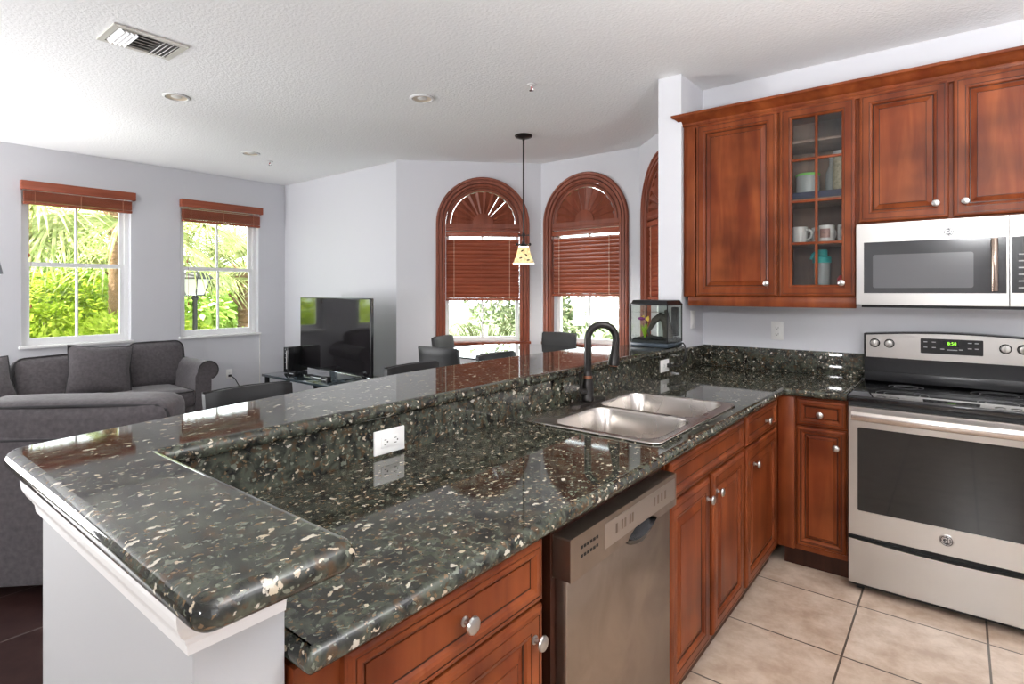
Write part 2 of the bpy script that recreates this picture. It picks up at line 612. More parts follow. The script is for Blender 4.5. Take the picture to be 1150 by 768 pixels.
        o = bpy.data.objects.new(name, me)
        COL.objects.link(o)
        if parent:
            o.parent = parent
        o.location = loc
        o.rotation_euler = (0, 0, rz)
        return o


def leafmesh(b, name, mats, parent=None, loc=(0, 0, 0), rz=0.0):
    me = bpy.data.meshes.new(name)
    me.from_pydata(b.v, [], b.f)
    for m in (mats if isinstance(mats, (list, tuple)) else [mats]):
        me.materials.append(m)
    me.polygons.foreach_set('material_index', b.m)
    me.update()
    o = bpy.data.objects.new(name, me)
    COL.objects.link(o)
    if parent:
        o.parent = parent
    o.location = loc
    o.rotation_euler = (0, 0, rz)
    return o


def tag(o, label, cat, group=None, kind=None):
    o['label'] = label
    o['category'] = cat
    if group:
        o['group'] = group
    if kind:
        o['kind'] = kind
    return o


def thing(name, label, cat, loc=(0, 0, 0), rz=0.0, group=None):
    o = bpy.data.objects.new(name, None)
    o.empty_display_size = 0.1
    COL.objects.link(o)
    o.location = loc
    o.rotation_euler = (0, 0, rz)
    return tag(o, label, cat, group)


def struct(o, label=None, cat=None):
    o['kind'] = 'structure'
    if label:
        o['label'] = label
    if cat:
        o['category'] = cat
    return o


def dup(root, loc, rz, label, group=None):
    r = root.copy()
    COL.objects.link(r)
    r.location = loc
    r.rotation_euler = (0, 0, rz)
    r['label'] = label
    if group:
        r['group'] = group
    for ch in list(root.children):
        c = ch.copy()
        COL.objects.link(c)
        c.parent = r
        for g in list(ch.children):
            d = g.copy()
            COL.objects.link(d)
            d.parent = c
    return r


def rect(x0, z0, x1, z1):
    return [(x0, z0), (x1, z0), (x1, z1), (x0, z1)]


def rrect(x0, y0, x1, y1, r, n=6):
    pts = []
    for cx, cy, a0 in ((x1 - r, y0 + r, -90), (x1 - r, y1 - r, 0), (x0 + r, y1 - r, 90), (x0 + r, y0 + r, 180)):
        for k in range(n + 1):
            a = R(a0 + 90 * k / n)
            pts.append((cx + r * math.cos(a), cy + r * math.sin(a)))
    return pts


def offset_poly(poly, d):
    """inward offset (positive d) of a CCW polygon by mitring"""
    n = len(poly)
    out = []
    for i in range(n):
        p0, p1, p2 = Vector(poly[i - 1]), Vector(poly[i]), Vector(poly[(i + 1) % n])
        e1 = (p1 - p0).normalized()
        e2 = (p2 - p1).normalized()
        n1 = Vector((-e1.y, e1.x))
        n2 = Vector((-e2.y, e2.x))
        k = 1 + n1.dot(n2)
        m = (n1 + n2) / max(k, 0.3)
        out.append((p1.x + m.x * d, p1.y + m.y * d))
    return out


def round_corners(poly, rads, n=6):
    out = []
    m = len(poly)
    for i in range(m):
        r = rads[i]
        p0, p1, p2 = Vector(poly[i - 1]), Vector(poly[i]), Vector(poly[(i + 1) % m])
        if r <= 0:
            out.append(tuple(p1))
            continue
        a = p1 + (p0 - p1).normalized() * r
        c = p1 + (p2 - p1).normalized() * r
        for k in range(n + 1):
            t = k / n
            q = a * (1 - t) ** 2 + p1 * 2 * t * (1 - t) + c * t * t
            out.append(tuple(q))
    return out


def slab(b, poly, z0, z1, r, holes=(), seg=6, mi=0):
    """horizontal slab with a rounded (bullnose) edge; poly is CCW"""
    h = (z1 - z0)
    ringsz = []
    for k in range(2 * seg + 1):
        a = -PI / 2 + PI * k / (2 * seg)
        d = r * (1 - math.cos(a))
        z = (z0 + z1) / 2 + h / 2 * math.sin(a)
        ringsz.append([(x, y, z) for x, y in offset_poly(poly, d)])
    b.rings(ringsz, mi, True, False, False)
    top = offset_poly(poly, r)
    loops = [top] + list(holes)
    tri = tessellate_polygon([[Vector((p[0], p[1], 0)) for p in l] for l in loops])
    flat = [p for l in loops for p in l]
    for z, rev in ((z1, False), (z0, True)):
        b.add([(p[0], p[1], z) for p in flat], [t[::-1] if rev else t for t in tri], mi, False)
    for l in holes:
        k = len(l)
        b.add([(p[0], p[1], z0) for p in l] + [(p[0], p[1], z1) for p in l], [(i, (i + 1) % k, (i + 1) % k + k, i + k) for i in range(k)], mi)
    return b


def panel(b, x0, z0, x1, z1, prof, y=0.0):
    """loft of concentric rectangles: prof = [(inset, out, mat)], faces -y; centre filled"""
    vs = []
    for ins, out, _ in prof:
        vs += [(x0 + ins, y - out, z0 + ins), (x1 - ins, y - out, z0 + ins), (x1 - ins, y - out, z1 - ins), (x0 + ins, y - out, z1 - ins)]
    fs = []
    ms = []
    for k in range(len(prof) - 1):
        for i in range(4):
            j = (i + 1) % 4
            fs.append((k * 4 + i, k * 4 + j, k * 4 + 4 + j, k * 4 + 4 + i))
            ms.append(prof[k + 1][2])
    k = len(prof) - 1
    fs.append((k * 4, k * 4 + 1, k * 4 + 2, k * 4 + 3))
    ms.append(prof[-1][2])
    fs.append((3, 2, 1, 0))
    ms.append(0)
    b.add(vs, fs, 0, False, ms)
    return b


def door_prof(w, h):
    s = min(1.0, min(w, h) / 0.36)
    f = 0.060 * max(s, 0.62)
    p = [(0, 0, 0), (0, 0.012, 0), (0.003, 0.017, 0), (0.009, 0.020, 0), (0.016, 0.0205, 0), (0.0165, 0.019, 1), (0.0185, 0.019, 1), (0.019, 0.0205, 0),
         (f - 0.016, 0.0205, 0), (f - 0.0155, 0.0185, 1), (f - 0.0135, 0.0185, 1), (f - 0.013, 0.020, 0), (f - 0.004, 0.017, 0), (f, 0.010, 0), (f + 0.001, 0.008, 1), (f + 0.004, 0.008, 1)]
    g = 0.030 * max(s, 0.6)
    p += [(f + 0.008, 0.009, 0), (f + g * 0.9, 0.0165, 0), (f + g * 0.93, 0.0155, 1), (f + g * 0.98, 0.0155, 1), (f + g, 0.0175, 0)]
    return p


def drawer_prof(w, h):
    return [(0, 0, 0), (0, 0.012, 0), (0.003, 0.017, 0), (0.009, 0.020, 0), (0.014, 0.0205, 0), (0.0145, 0.019, 1), (0.0165, 0.019, 1), (0.017, 0.0205, 0),
            (0.026, 0.0205, 0), (0.032, 0.017, 0), (0.036, 0.011, 0), (0.037, 0.009, 1), (0.0395, 0.009, 1), (0.040, 0.011, 0)]


def knob_mesh():
    b = B()
    b.lathe([(0.0095, 0), (0.0095, 0.002), (0.0060, 0.004), (0.0052, 0.012), (0.008, 0.016), (0.0150, 0.0185), (0.0165, 0.022), (0.0150, 0.026), (0.009, 0.0285), (0.0, 0.029)], 20, axis='-y')
    return b


def add_door(parent, name, x0, z0, x1, z1, prof, knob=None, y=0.0):
    b = B()
    panel(b, x0, z0, x1, z1, prof(x1 - x0, z1 - z0), y)
    d = b.obj(name, [cherry_m, cherryd_m], parent)
    if knob:
        k = knob_mesh()
        k.v = [(p[0] + knob[0], p[1] + y - 0.0205, p[2] + knob[1]) for p in k.v]
        k.obj('knob', nickel_m, d)['label'] = 'round brushed nickel knob'
    return d


def text_mesh(name, s, size, mat, parent, loc, rot=(R(90), 0, 0), ext=0.0004):
    cu = bpy.data.curves.new(name, 'FONT')
    cu.body = s
    cu.size = size
    cu.extrude = ext
    cu.align_x = 'CENTER'
    cu.align_y = 'CENTER'
    t = bpy.data.objects.new(name, cu)
    COL.objects.link(t)
    dg = bpy.context.evaluated_depsgraph_get()
    me = bpy.data.meshes.new_from_object(t.evaluated_get(dg))
    bpy.data.objects.remove(t)
    me.materials.clear()
    me.materials.append(mat)
    o = bpy.data.objects.new(name, me)
    COL.objects.link(o)
    o.parent = parent
    o.location = loc
    o.rotation_euler = rot
    return o


def emblem(parent, x, y, z, r):
    """round maker's badge with curled monogram"""
    b = B()
    b.lathe([(r, 0), (r, 0.0015), (r * 0.93, 0.003), (r * 0.84, 0.003), (r * 0.82, 0.002), (0, 0.002)], 28, (x, y, z), '-y', mis=[0, 0, 0, 1, 1])
    e = b.obj('badge', [nickel_m, emb_m], parent)
    text_mesh('monogram', 'GE', r * 1.05, nickel_m, e, (x, y - 0.0025, z), ext=0.0005)
    b = B()
    for k in range(4):
        a0 = PI / 4 + k * PI / 2
        pts = [(x + r * 0.68 * math.cos(a0 + t), y - 0.0028, z + r * 0.68 * math.sin(a0 + t)) for t in [q * 0.22 for q in range(-3, 4)]]
        b.tube(pts, r * 0.05, 6)
    b.obj('scrolls', nickel_m, e)
    return e


# ------------------------------------------------------------------ room shell
CEIL = 2.747
XL = -5.4
T = 0.15
# floors
b = B()
b.box(-0.10, -8.6, -0.10, 3.1, 0.15, 0.0)
struct(b.obj('floor', tile_m), 'beige ceramic tile floor of the kitchen', 'floor')
b = B()
b.box(-5.55, -8.6, -0.10, -0.10, 1.3, 0.0)
struct(b.obj('floor_living', dark_floor_m), 'dark brown tile floor of the living room', 'floor')
b = B()
b.box(-5.75, -8.8, CEIL, 3.3, 1.5, CEIL + 0.2)
struct(b.obj('ceiling', ceil_m), 'white textured ceiling', 'ceiling')


def wall_plate(name, outer, holes, loc, rz, t=T, mat=wall_m):
    b = B()
    b.prism(outer, 0.0, t, holes)
    return struct(b.obj(name, mat, None, loc, rz))


# left wall: local x runs along +Y; origin at Y=-6.2
W1 = (-2.50, -1.625)
W2 = (-1.150, -0.265)
WZ = (0.89, 2.40)
o0 = -8.6
wall_plate('wall_left', rect(0, 0, 8.9, CEIL), [rect(W1[0] - o0, WZ[0], W1[1] - o0, WZ[1]), rect(W2[0] - o0, WZ[0], W2[1] - o0, WZ[1])], (XL, o0, 0), R(90))
YT = 0.08
b = B()
b.box(XL - 0.1, YT, 0, -3.142, YT + T, CEIL)
struct(b.obj('wall_television', wall_m))
# bay
BAY = 1.10
XB0, XB1, XB2 = -3.13, -2.11, -0.985


def arch_poly(cx, w, z0, zs, n=24):
    r = w / 2
    return [(cx - r, z0), (cx + r, z0)] + [(cx + r * math.cos(PI * k / n), zs + r * math.sin(PI * k / n)) for k in range(n + 1)]


ARCH_W, ARCH_Z0, ARCH_ZS = 0.80, 0.87, 2.10
lenB = (XB1 - XB0) * 1.41421
lenD = 1.55
locB = (XB1 - lenB * 0.70711, BAY - lenB * 0.70711, 0)
cB = lenB - 0.614
wall_plate('wall_bay_left', rect(-0.06, 0, lenB, CEIL), [arch_poly(cB, ARCH_W, ARCH_Z0, ARCH_ZS)], locB, R(45))
lenC = XB2 - XB1
cC = -1.582 - XB1
wall_plate('wall_bay_middle', rect(0, 0, lenC, CEIL), [arch_poly(cC, ARCH_W, ARCH_Z0, ARCH_ZS)], (XB1, BAY, 0), 0)
cD = 0.59
wall_plate('wall_bay_right', rect(0, 0, lenD, CEIL), [arch_poly(cD, ARCH_W, ARCH_Z0, ARCH_ZS)], (XB2, BAY, 0), R(-45))
# range wall and stub
b = B()
b.box(-0.05, 0.0, 0, 3.1, T, CEIL)
struct(b.obj('wall_range', wall_m))
b = B()
b.box(-0.150, -0.37, 0, 0.0, 0.26, CEIL)
struct(b.obj('wall_stub', wall_m))
b = B()
b.box(3.05, -8.6, 0, 3.2, 0.1, CEIL)
struct(b.obj('wall_right', wall_m))
b = B()
b.box(-5.5, -8.75, 0, 3.2, -8.6, CEIL)
struct(b.obj('wall_rear', wall_m))
# knee wall of the peninsula with end post
b = B()
b.prism([(-0.10, -3.446), (0.600, -3.446), (0.600, -3.325), (-0.016, -3.325), (-0.016, -0.372), (-0.10, -0.372)], 0.0, 1.028, plane='xy')
struct(b.obj('wall_peninsula', post_m), 'white half-height wall carrying the raised bar', 'wall')
# crown trim under the bar
b = B()


def sweep_xy(b, path, prof, mi=0, closed=False, side=1):
    """path: 2D points in xy (open); prof: (offset outwards to the right of travel, z)"""
    P = [Vector(p) for p in path]
    rs = []
    for i, p in enumerate(P):
        ds = []
        if i > 0:
            ds.append((p - P[i - 1]).normalized())
        if i < len(P) - 1:
            ds.append((P[i + 1] - p).normalized())
        ns = [Vector((d.y, -d.x)) * side for d in ds]
        if len(ns) == 2:
            m = (ns[0] + ns[1]) / (1 + ns[0].dot(ns[1]))
        else:
            m = ns[0]
        rs.append([(p.x + m.x * o, p.y + m.y * o, z) for o, z in prof])
    b.rings(rs, mi, False)
    return b


crown_p = [(-0.004, 1.0285), (0.030, 1.0285), (0.030, 1.020), (0.028, 1.008), (0.021, 0.993), (0.015, 0.986), (0.014, 0.981), (0.011, 0.976), (0.009, 0.962), (0.0, 0.960), (-0.004, 0.960)]
sweep_xy(b, [(-0.10, -0.40), (-0.10, -3.446), (0.600, -3.446), (0.600, -3.328)], crown_p, side=1)
# travel -Y then +X then +Y: outside lies to the right of travel
o = b.obj('trim_1', white_m)
struct(o, 'white crown moulding under the raised bar', 'moulding')
b = B()
b.box(XL, -8.6, 0, XL + 0.012, YT, 0.09, 0.003)
struct(b.obj('baseboard_left', white_m))
b = B()
b.box(XL, YT - 0.012, 0, -3.14, YT, 0.09, 0.003)
struct(b.obj('baseboard_television', white_m))


# ------------------------------------------------------------------ rectangular windows on the left wall
def rect_window(idx, y0, y1, label):
    w = y1 - y0
    root = bpy.data.objects.new('window_%d' % idx, None)
    COL.objects.link(root)
    root.location = (XL, y0, 0)
    root.rotation_euler = (0, 0, R(90))
    struct(root, label, 'window')
    z0, z1 = WZ
    zm = 1.655
    b = B()   # outer frame
    b.prism(rect(0.0, z0, w, z1), 0.075, 0.145, [rect(0.035, z0 + 0.035, w - 0.035, z1 - 0.035)])
    b.obj('window_frame', vinyl_m, root)
    for nm, za, zb, yy in (('lower_sash', z0 + 0.030, zm + 0.022, 0.080), ('upper_sash', zm - 0.020, z1 - 0.03, 0.108)):
        b = B()
        x0, x1 = 0.035, w - 0.035
        m = 0.040
        b.prism(rect(x0, za, x1, zb), yy, yy + 0.026, [rect(x0 + m, za + m, w / 2 - 0.009, zb - m), rect(w / 2 + 0.009, za + m, x1 - m, zb - m)])
        s = b.obj(nm, vinyl_m, root)
        g = B()
        g.box(x0 + m - 0.005, yy + 0.011, za + m - 0.005, x1 - m + 0.005, yy + 0.014, zb - m + 0.005)
        g.obj('pane', glass_m, s)
    b = B()
    b.box(-0.02, -0.03, z0 - 0.022, w + 0.02, 0.075, z0 + 0.004, 0.004)
    b.obj('sill', white_m, root)
    return root


rect_window(1, *W1, 'single-hung window with white frame above the long sofa')
rect_window(2, *W2, 'single-hung window with white frame nearer the television corner')


cordm = pm('blind_cord', (0.55, 0.25, 0.16), 0.7)


def raised_blind(y0, y1, label, zb, gap):
    w = y1 - y0
    t = thing('wood_blind', label, 'blind', (XL, y0, 0), R(90), 'raised wooden blinds on the left wall')
    b = B()
    b.box(-0.012, -0.070, 2.335, w + 0.025, -0.052, 2.418, 0.004)
    b.box(-0.012, -0.052, 2.335, 0.004, -0.001, 2.418, 0.002)
    b.box(w + 0.009, -0.052, 2.335, w + 0.025, -0.001, 2.418, 0.002)
    b.obj('valance', slat_m, t)
    b = B()
    z = zb + 0.030
    n = 0
    while z < 2.325:
        b.box(0.012, -0.050, z, w - 0.006, 0.0, z + 0.0032)
        z += 0.0046 if not (2.318 - gap < z < 2.323 - gap) else gap
    b.obj('slats', slat_m, t)
    b = B()
    b.box(0.010, -0.052, zb, w - 0.004, 0.002, zb + 0.024, 0.003)
    b.obj('bottom_rail', slat_m, t)
    for fx in (0.10, 0.5, 0.9):
        b = B()
        b.tube([(w * fx, -0.0545, 2.34), (w * fx, -0.055, zb + 0.01)], 0.0020, 6)
        b.obj('ladder_cord', cordm, t)
    b = B()
    b.tube([(0.045, -0.058, 2.33), (0.045, -0.060, 1.75)], 0.0016, 6)
    b.lathe([(0.004, 0.0), (0.008, 0.006), (0.006, 0.030), (0.003, 0.036)], 10, (0.045, -0.060, 1.715))
    b.tube([(0.06, -0.058, 2.33), (0.058, -0.060, 1.28)], 0.0014, 6)
    b.lathe([(0.004, 0.0), (0.008, 0.006), (0.006, 0.030), (0.003, 0.036)], 10, (0.058, -0.060, 1.245))
    b.obj('pull_cord', slat_m, t)
    return t


_c = [0]


def idxc():
    _c[0] += 1
    return _c[0]


raised_blind(*W1, 'raised reddish wood blind over the window above the long sofa', 2.205, 0.005)
raised_blind(*W2, 'raised reddish wood blind over the window nearer the television', 2.175, 0.016)


# ------------------------------------------------------------------ arched bay windows
def arched_window(idx, loc, rz, cx, label, blind_label, fan_label, zblind, gaps):
    root = bpy.data.objects.new('window_%d' % idx, None)
    COL.objects.link(root)
    root.location = loc
    root.rotation_euler = (0, 0, rz)
    struct(root, label, 'window')
    z0, zs, hw = ARCH_Z0, ARCH_ZS, ARCH_W / 2
    # casing: sweep of a stepped profile along legs and arch; profile = (distance outwards from opening, height above wall)
    prof = [(-0.012, -0.035), (-0.012, 0.012), (-0.004, 0.020), (0.016, 0.020), (0.020, 0.014), (0.024, 0.014), (0.028, 0.026), (0.052, 0.028), (0.056, 0.021), (0.060, 0.021), (0.064, 0.030), (0.080, 0.032), (0.086, 0.026), (0.088, 0.0), (0.088, -0.002)]
    mis_p = [0, 0, 0, 1, 1, 0, 0, 1, 0, 0, 0, 0, 0, 0]
    path = [(cx - hw, z0, (-1, 0)), (cx - hw, zs, (-1, 0))]
    n = 28
    for k in range(1, n):
        a = PI - PI * k / n
        path.append((cx + hw * math.cos(a), zs + hw * math.sin(a), (math.cos(a), math.sin(a))))
    path += [(cx + hw, zs, (1, 0)), (cx + hw, z0, (1, 0))]
    b = B()
    m = len(prof)
    vs = []
    for x, z, nn in path:
        for o, h in prof:
            vs.append((x + nn[0] * o, -h, z + nn[1] * o))
    fs = []
    ms = []
    for i in range(len(path) - 1):
        for k in range(m - 1):
            fs.append((i * m + k, i * m + k + 1, (i + 1) * m + k + 1, (i + 1) * m + k))
            ms.append(mis_p[k])
    b.add(vs, fs, 0, True, ms)
    b.box(cx - hw - 0.10, -0.045, z0 - 0.025, cx + hw + 0.10, 0.10, z0 + 0.006, 0.005)
    b.obj('casing', [casing_m, casingd_m], root)
    # vinyl window set back in the wall
    b = B()
    fr = 0.035
    b.prism(arch_poly(cx, ARCH_W - 0.024, z0, zs), 0.09, 0.14, [rect(cx - hw + 0.012 + fr, z0 + 0.05, cx - 0.008, 2.02), rect(cx + 0.008, z0 + 0.05, cx + hw - 0.012 - fr, 2.02), arch_poly(cx, ARCH_W - 0.024 - 2 * fr, 2.07, zs)])
    b.obj('window_frame', vinyl_m, root)
    b = B()
    b.prism(arch_poly(cx, ARCH_W - 0.07, z0 + 0.03, zs), 0.112, 0.115)
    b.obj('pane', glass_m, root)
    # transom bar between blind and fan
    # sunburst shutter
    t = thing('sunburst_shutter', fan_label, 'shutter', loc, rz, 'sunburst arch shutters in the bay')
    b = B()
    ri = hw - 0.062
    zb = 2.085
    outer = [(cx + (hw - 0.014) * math.cos(PI * k / n), zs + (hw - 0.014) * math.sin(PI * k / n)) for k in range(n + 1)]
    outer = [(cx - hw + 0.014, 2.028), (cx + hw - 0.014, 2.028)] + outer
    hole = [(cx + ri * math.cos(PI * k / n), zb + 0.018 + ri * math.sin(PI * k / n)) for k in range(n + 1)]
    b.prism(outer, -0.004, 0.028, [hole])
    # bead lines on frame
    b.tube([(cx + (hw - 0.030) * math.cos(PI * k / n), -0.004, zs + (hw - 0.030) * math.sin(PI * k / n)) for k in range(n + 1)], 0.005, 6, 1)
    b.box(cx - hw + 0.02, -0.010, 2.040, cx + hw - 0.02, -0.002, 2.062, 0.003)
    b.obj('shutter_frame', [casing_m, casingd_m], t)
    b = B()
    rh = 0.110
    zc = zb + 0.018
    b.lathe([(rh, 0.0), (rh, 0.010), (rh * 0.8, 0.016), (0, 0.017)], 40, (cx, 0.004, zc), '-y')
    b.v = [(p[0], p[1], max(p[2], zc - 0.004)) for p in b.v]
    b.obj('hub', casing_m, t)
    b = B()
    nb = 12
    for k in range(nb):
        a0 = PI * k / nb
        a1 = PI * (k + 1) / nb
        g0 = 0.014 if k in gaps else -0.006
        am = a0 * 0.35 + a1 * 0.65
        r1 = ri - 0.005
        def P(r, a, y):
            return (cx + r * math.cos(a), y, zc + r * math.sin(a))
        lo = a0 + g0
        hi = a1 - 0.002
        vs = []
        for r, yy in ((rh * 0.8, 0.3), (r1, 1.0)):
            vs += [P(r, lo, 0.012 * yy + 0.004), P(r, am, -0.020 * yy + 0.006), P(r, hi, 0.006 * yy + 0.004), P(r, hi, 0.016 * yy + 0.006), P(r, lo, 0.018 * yy + 0.006)]
        fs = [(0, 1, 6, 5), (1, 2, 7, 6), (2, 3, 8, 7), (3, 4, 9, 8), (4, 0, 5, 9), (4, 3, 2, 1, 0), (5, 6, 7, 8, 9)]
        b.add(vs, fs, 0)
    b.obj('louvers', casing_m, t)
    # blind
    t = thing('wood_blind', blind_label, 'blind', loc, rz, 'lowered wooden blinds in the bay')
    bw = hw - 0.014
    b = B()
    b.box(cx - bw, -0.006, 1.972, cx + bw, 0.050, 2.018, 0.003)
    b.obj('headrail', slat_m, t)
    b = B()
    z = zblind + 0.049
    while z < 1.952:
        sl = B()
        sl.rings([[(xe, -0.025 + 0.0125 * q, -0.008 * (1 - (q / 2 - 1) ** 2) + 0.0012) for q in range(5)] + [(xe, 0.025 - 0.0125 * q, -0.008 * (1 - (q / 2 - 1) ** 2) - 0.0012) for q in range(5)] for xe in (-bw + 0.004, bw - 0.004)], 0, True)
        b.merge(sl, Matrix.Translation((cx, 0.028, z)) @ Matrix.Rotation(R(-60), 4, 'X'))
        z += 0.0405
    b.box(cx - bw + 0.004, 0.002, zblind + 0.036, cx + bw - 0.004, 0.052, zblind + 0.039)
    b.obj('slats', slat_m, t)
    b = B()
    b.box(cx - bw, 0.001, zblind, cx + bw, 0.053, zblind + 0.026, 0.003)
    b.obj('bottom_rail', slat_m, t)
    tape_m = pm('tape_%d' % idx, (0.62, 0.42, 0.30), 0.7)
    for fx in (-0.78, 0.72):
        b = B()
        b.tube([(cx + bw * fx, -0.002, 1.975), (cx + bw * fx, -0.002, zblind + 0.02)], 0.0028, 6)
        b.obj('ladder_tape', tape_m, t)
    b = B()
    b.tube([(cx - 0.02, -0.004, 1.975), (cx - 0.02, -0.006, zblind - 0.02)], 0.0013, 6)
    b.obj('pull_cord', slat_m, t)


arched_window(3, locB, R(45), cB, 'arched bay window with dark wood casing beside the pendant lamp', 'half-lowered wood blind in the arched window beside the pendant lamp', 'sunburst arch shutter above the blind beside the pendant lamp', 1.303, (3, 4))
arched_window(4, (XB1, BAY, 0), 0, cC, 'arched bay window with dark wood casing behind the faucet', 'half-lowered wood blind in the middle arched window behind the faucet', 'sunburst arch shutter of the middle window, bright gap near its centre', 1.350, (6, 7))
arched_window(5, (XB2, BAY, 0), R(-45), cD, 'arched bay window partly hidden behind the wall stub', 'wood blind in the arched window half hidden behind the wall stub', 'sunburst arch shutter half hidden behind the wall stub', 1.330, (7, 8, 9, 10))

# ------------------------------------------------------------------ countertop, bar, splash
SINK = (0.050, -2.065, 0.598, -1.250)
b = B()
ctop = [(-0.0125, -3.322), (0.655, -3.322), (0.655, -0.652), (0.926, -0.652), (0.926, 0.013), (0.0008, 0.013), (0.0008, -0.374), (-0.0125, -0.374)]
ctop = [(x, min(y, -0.0008)) for x, y in ctop]
ctop = round_corners(ctop, [0, 0.012, 0.02, 0, 0, 0, 0, 0], 4)
slab(b, ctop, 0.876, 0.914, 0.016, [rrect(SINK[0] + 0.03, SINK[1] + 0.03, SINK[2] - 0.03, SINK[3] - 0.03, 0.05)[::-1]])
tag(b.obj('granite_countertop', gran_m), 'polished dark granite worktop around the sink, running to the range', 'countertop')

b = B()
back = [(-0.262, -0.375), (-0.308, -0.57), (-0.380, -0.80), (-0.425, -1.05), (-0.452, -1.35), (-0.466, -1.70), (-0.464, -2.05), (-0.440, -2.40), (-0.402, -2.70), (-0.350, -3.0), (-0.312, -3.2), (-0.275, -3.38), (-0.250, -3.487)]
bar = [(-0.250, -3.487), (0.712, -3.487), (0.712, -3.272), (0.026, -3.272), (0.026, -0.375)] + back[:-1]
bar = round_corners(bar, [0.045, 0.030, 0.035, 0.006, 0] + [0] * 12, 5)
slab(b, bar, 1.0285, 1.0705, 0.021)
tag(b.obj('granite_ledge', gran_m), 'raised granite bar ledge with curved back edge and rounded near end', 'counter ledge')
b = B()
b.box(-0.0155, -3.32, 0.9145, 0.005, -0.376, 1.0278)
tag(b.obj('granite_bar_splash', gran_m), 'upright granite strip between the worktop and the raised bar', 'backsplash')
b = B()
b.box(0.0005, -0.376, 0.9145, 0.020, -0.0205, 1.049, 0.0015)
b.box(0.0005, -0.020, 0.9145, 0.930, -0.0005, 1.049, 0.0015)
tag(b.obj('granite_backsplash', gran_m), 'low granite backsplash along the range wall beneath the outlet', 'backsplash')


# ------------------------------------------------------------------ base cabinets
def carcass(w, depth=0.585, toe=0.10, top=0.874, open_=False):
    b = B()
    b.box(0.0, 0.0, toe, w, 0.02, top)
    b.box(0.0, 0.02, toe, 0.016, depth, top)
    b.box(w - 0.016, 0.02, toe, w, depth, top)
    b.box(0.016, 0.02, toe, w - 0.016, depth, toe + 0.016)
    b.box(0.0, 0.045, 0.0, w, 0.058, toe, mi=1)
    return b


XF = 0.612
# cabinet at the near end
t = thing('base_cabinet', 'cherry base cabinet at the near end, one drawer over a door', 'cabinet', (XF, -3.318, 0), R(90), 'cherry base cabinets')
carcass(0.586).obj('carcass', [cherry_m, cherryd_m], t)
add_door(t, 'drawer', 0.075, 0.730, 0.580, 0.866, drawer_prof, (0.327, 0.800))
add_door(t, 'door', 0.075, 0.130, 0.580, 0.722, door_prof, (0.545, 0.660))
# sink base
t = thing('base_cabinet', 'cherry sink cabinet with a false drawer front over two doors', 'cabinet', (XF, -2.052, 0), R(90), 'cherry base cabinets')
W = 0.815
b = carcass(W, open_=True)
b.obj('carcass', [cherry_m, cherryd_m], t)
add_door(t, 'drawer_front', 0.008, 0.735, W - 0.030, 0.862, drawer_prof)
add_door(t, 'door', 0.008, 0.125, 0.368, 0.724, door_prof, (0.335, 0.655))
add_door(t, 'door', 0.405, 0.125, W - 0.030, 0.724, door_prof, (0.438, 0.655))
# narrow cabinet by the corner
t = thing('base_cabinet', 'cherry cabinet by the inner corner, small drawer over a narrow door', 'cabinet', (XF, -1.236, 0), R(90), 'cherry base cabinets')
W = 0.545
carcass(0.622).obj('carcass', [cherry_m, cherryd_m], t)
add_door(t, 'drawer', 0.012, 0.735, 0.520, 0.862, drawer_prof, (0.300, 0.797))
add_door(t, 'door', 0.012, 0.125, 0.520, 0.724, door_prof, (0.110, 0.640))
# filler + cabinet beside the range
t = thing('base_cabinet', 'narrow cherry cabinet beside the stainless range', 'cabinet', (0.632, -0.612, 0), 0, 'cherry base cabinets')
W = 0.292
carcass(W).obj('carcass', [cherry_m, cherryd_m], t)
b = B()
b.box(-0.019, -0.016, 0.10, 0.062, 0.0, 0.872, 0.006)
b.obj('corner_post', cherry_m, t)
add_door(t, 'drawer', 0.070, 0.735, 0.288, 0.864, drawer_prof, (0.178, 0.797))
add_door(t, 'door', 0.070, 0.130, 0.288, 0.726, door_prof, (0.247, 0.645))

# ------------------------------------------------------------------ dishwasher
t = thing('dishwasher', 'stainless dishwasher under the counter between two cherry cabinets', 'dishwasher', (XF, -2.690, 0), R(90))
W = 0.605
b = B()
b.box(0.0, -0.004, 0.10, W, 0.57, 0.862)
b.box(0.01, 0.05, 0.0, W - 0.01, 0.08, 0.10, mi=1)
b.obj('tub', [cherryd_m, bmat_m], t)
b = B()
b.box(0.020, -0.036, 0.115, W - 0.004, -0.004, 0.752, 0.004)
b.obj('door', dsteel_m, t)['label'] = 'smudged stainless door panel'
# control console: a raised cap with pocket handle cut
b = B()
hx0, hx1, hz0 = 0.285, 0.475, 0.752
n = 14
arc = [(hx0 + (hx1 - hx0) * k / n, hz0 + 0.004 + 0.026 * math.sin(PI * k / n)) for k in range(n + 1)]
poly = [(0.006, hz0), (hx0, hz0)] + arc[1:-1] + [(hx1, hz0), (W, hz0), (W, 0.850), (0.006, 0.850)]
b.prism(poly, -0.054, -0.006)
con = b.obj('control_console', dsteel_m, t)
bv = con.modifiers.new('edge', 'BEVEL')
bv.width = 0.004
bv.segments = 2
b = B()
b.prism([(0.160, 0.775), (0.590, 0.775), (0.590, 0.836), (0.160, 0.836)], -0.0555, -0.0535)
b.obj('button_panel', steel('panel_steel', (0.50, 0.45, 0.41), 0.35), con)
b = B()
for k in range(6):
    x = 0.050 + k * 0.014
    for z in (0.815, 0.795):
        b.box(x, -0.0552, z, x + 0.0085, -0.0535, z + 0.0065)
b.obj('vent_slots', bmat_m, con)
b = B()
for x in (0.215, 0.245, 0.262, 0.290, 0.305, 0.44, 0.465, 0.49, 0.515):
    b = B()
    b.box(x, -0.0562, 0.796, x + 0.010, -0.0550, 0.820, 0.0004)
    b.obj('button', dsteel_m, con)
b = B()
rows = []
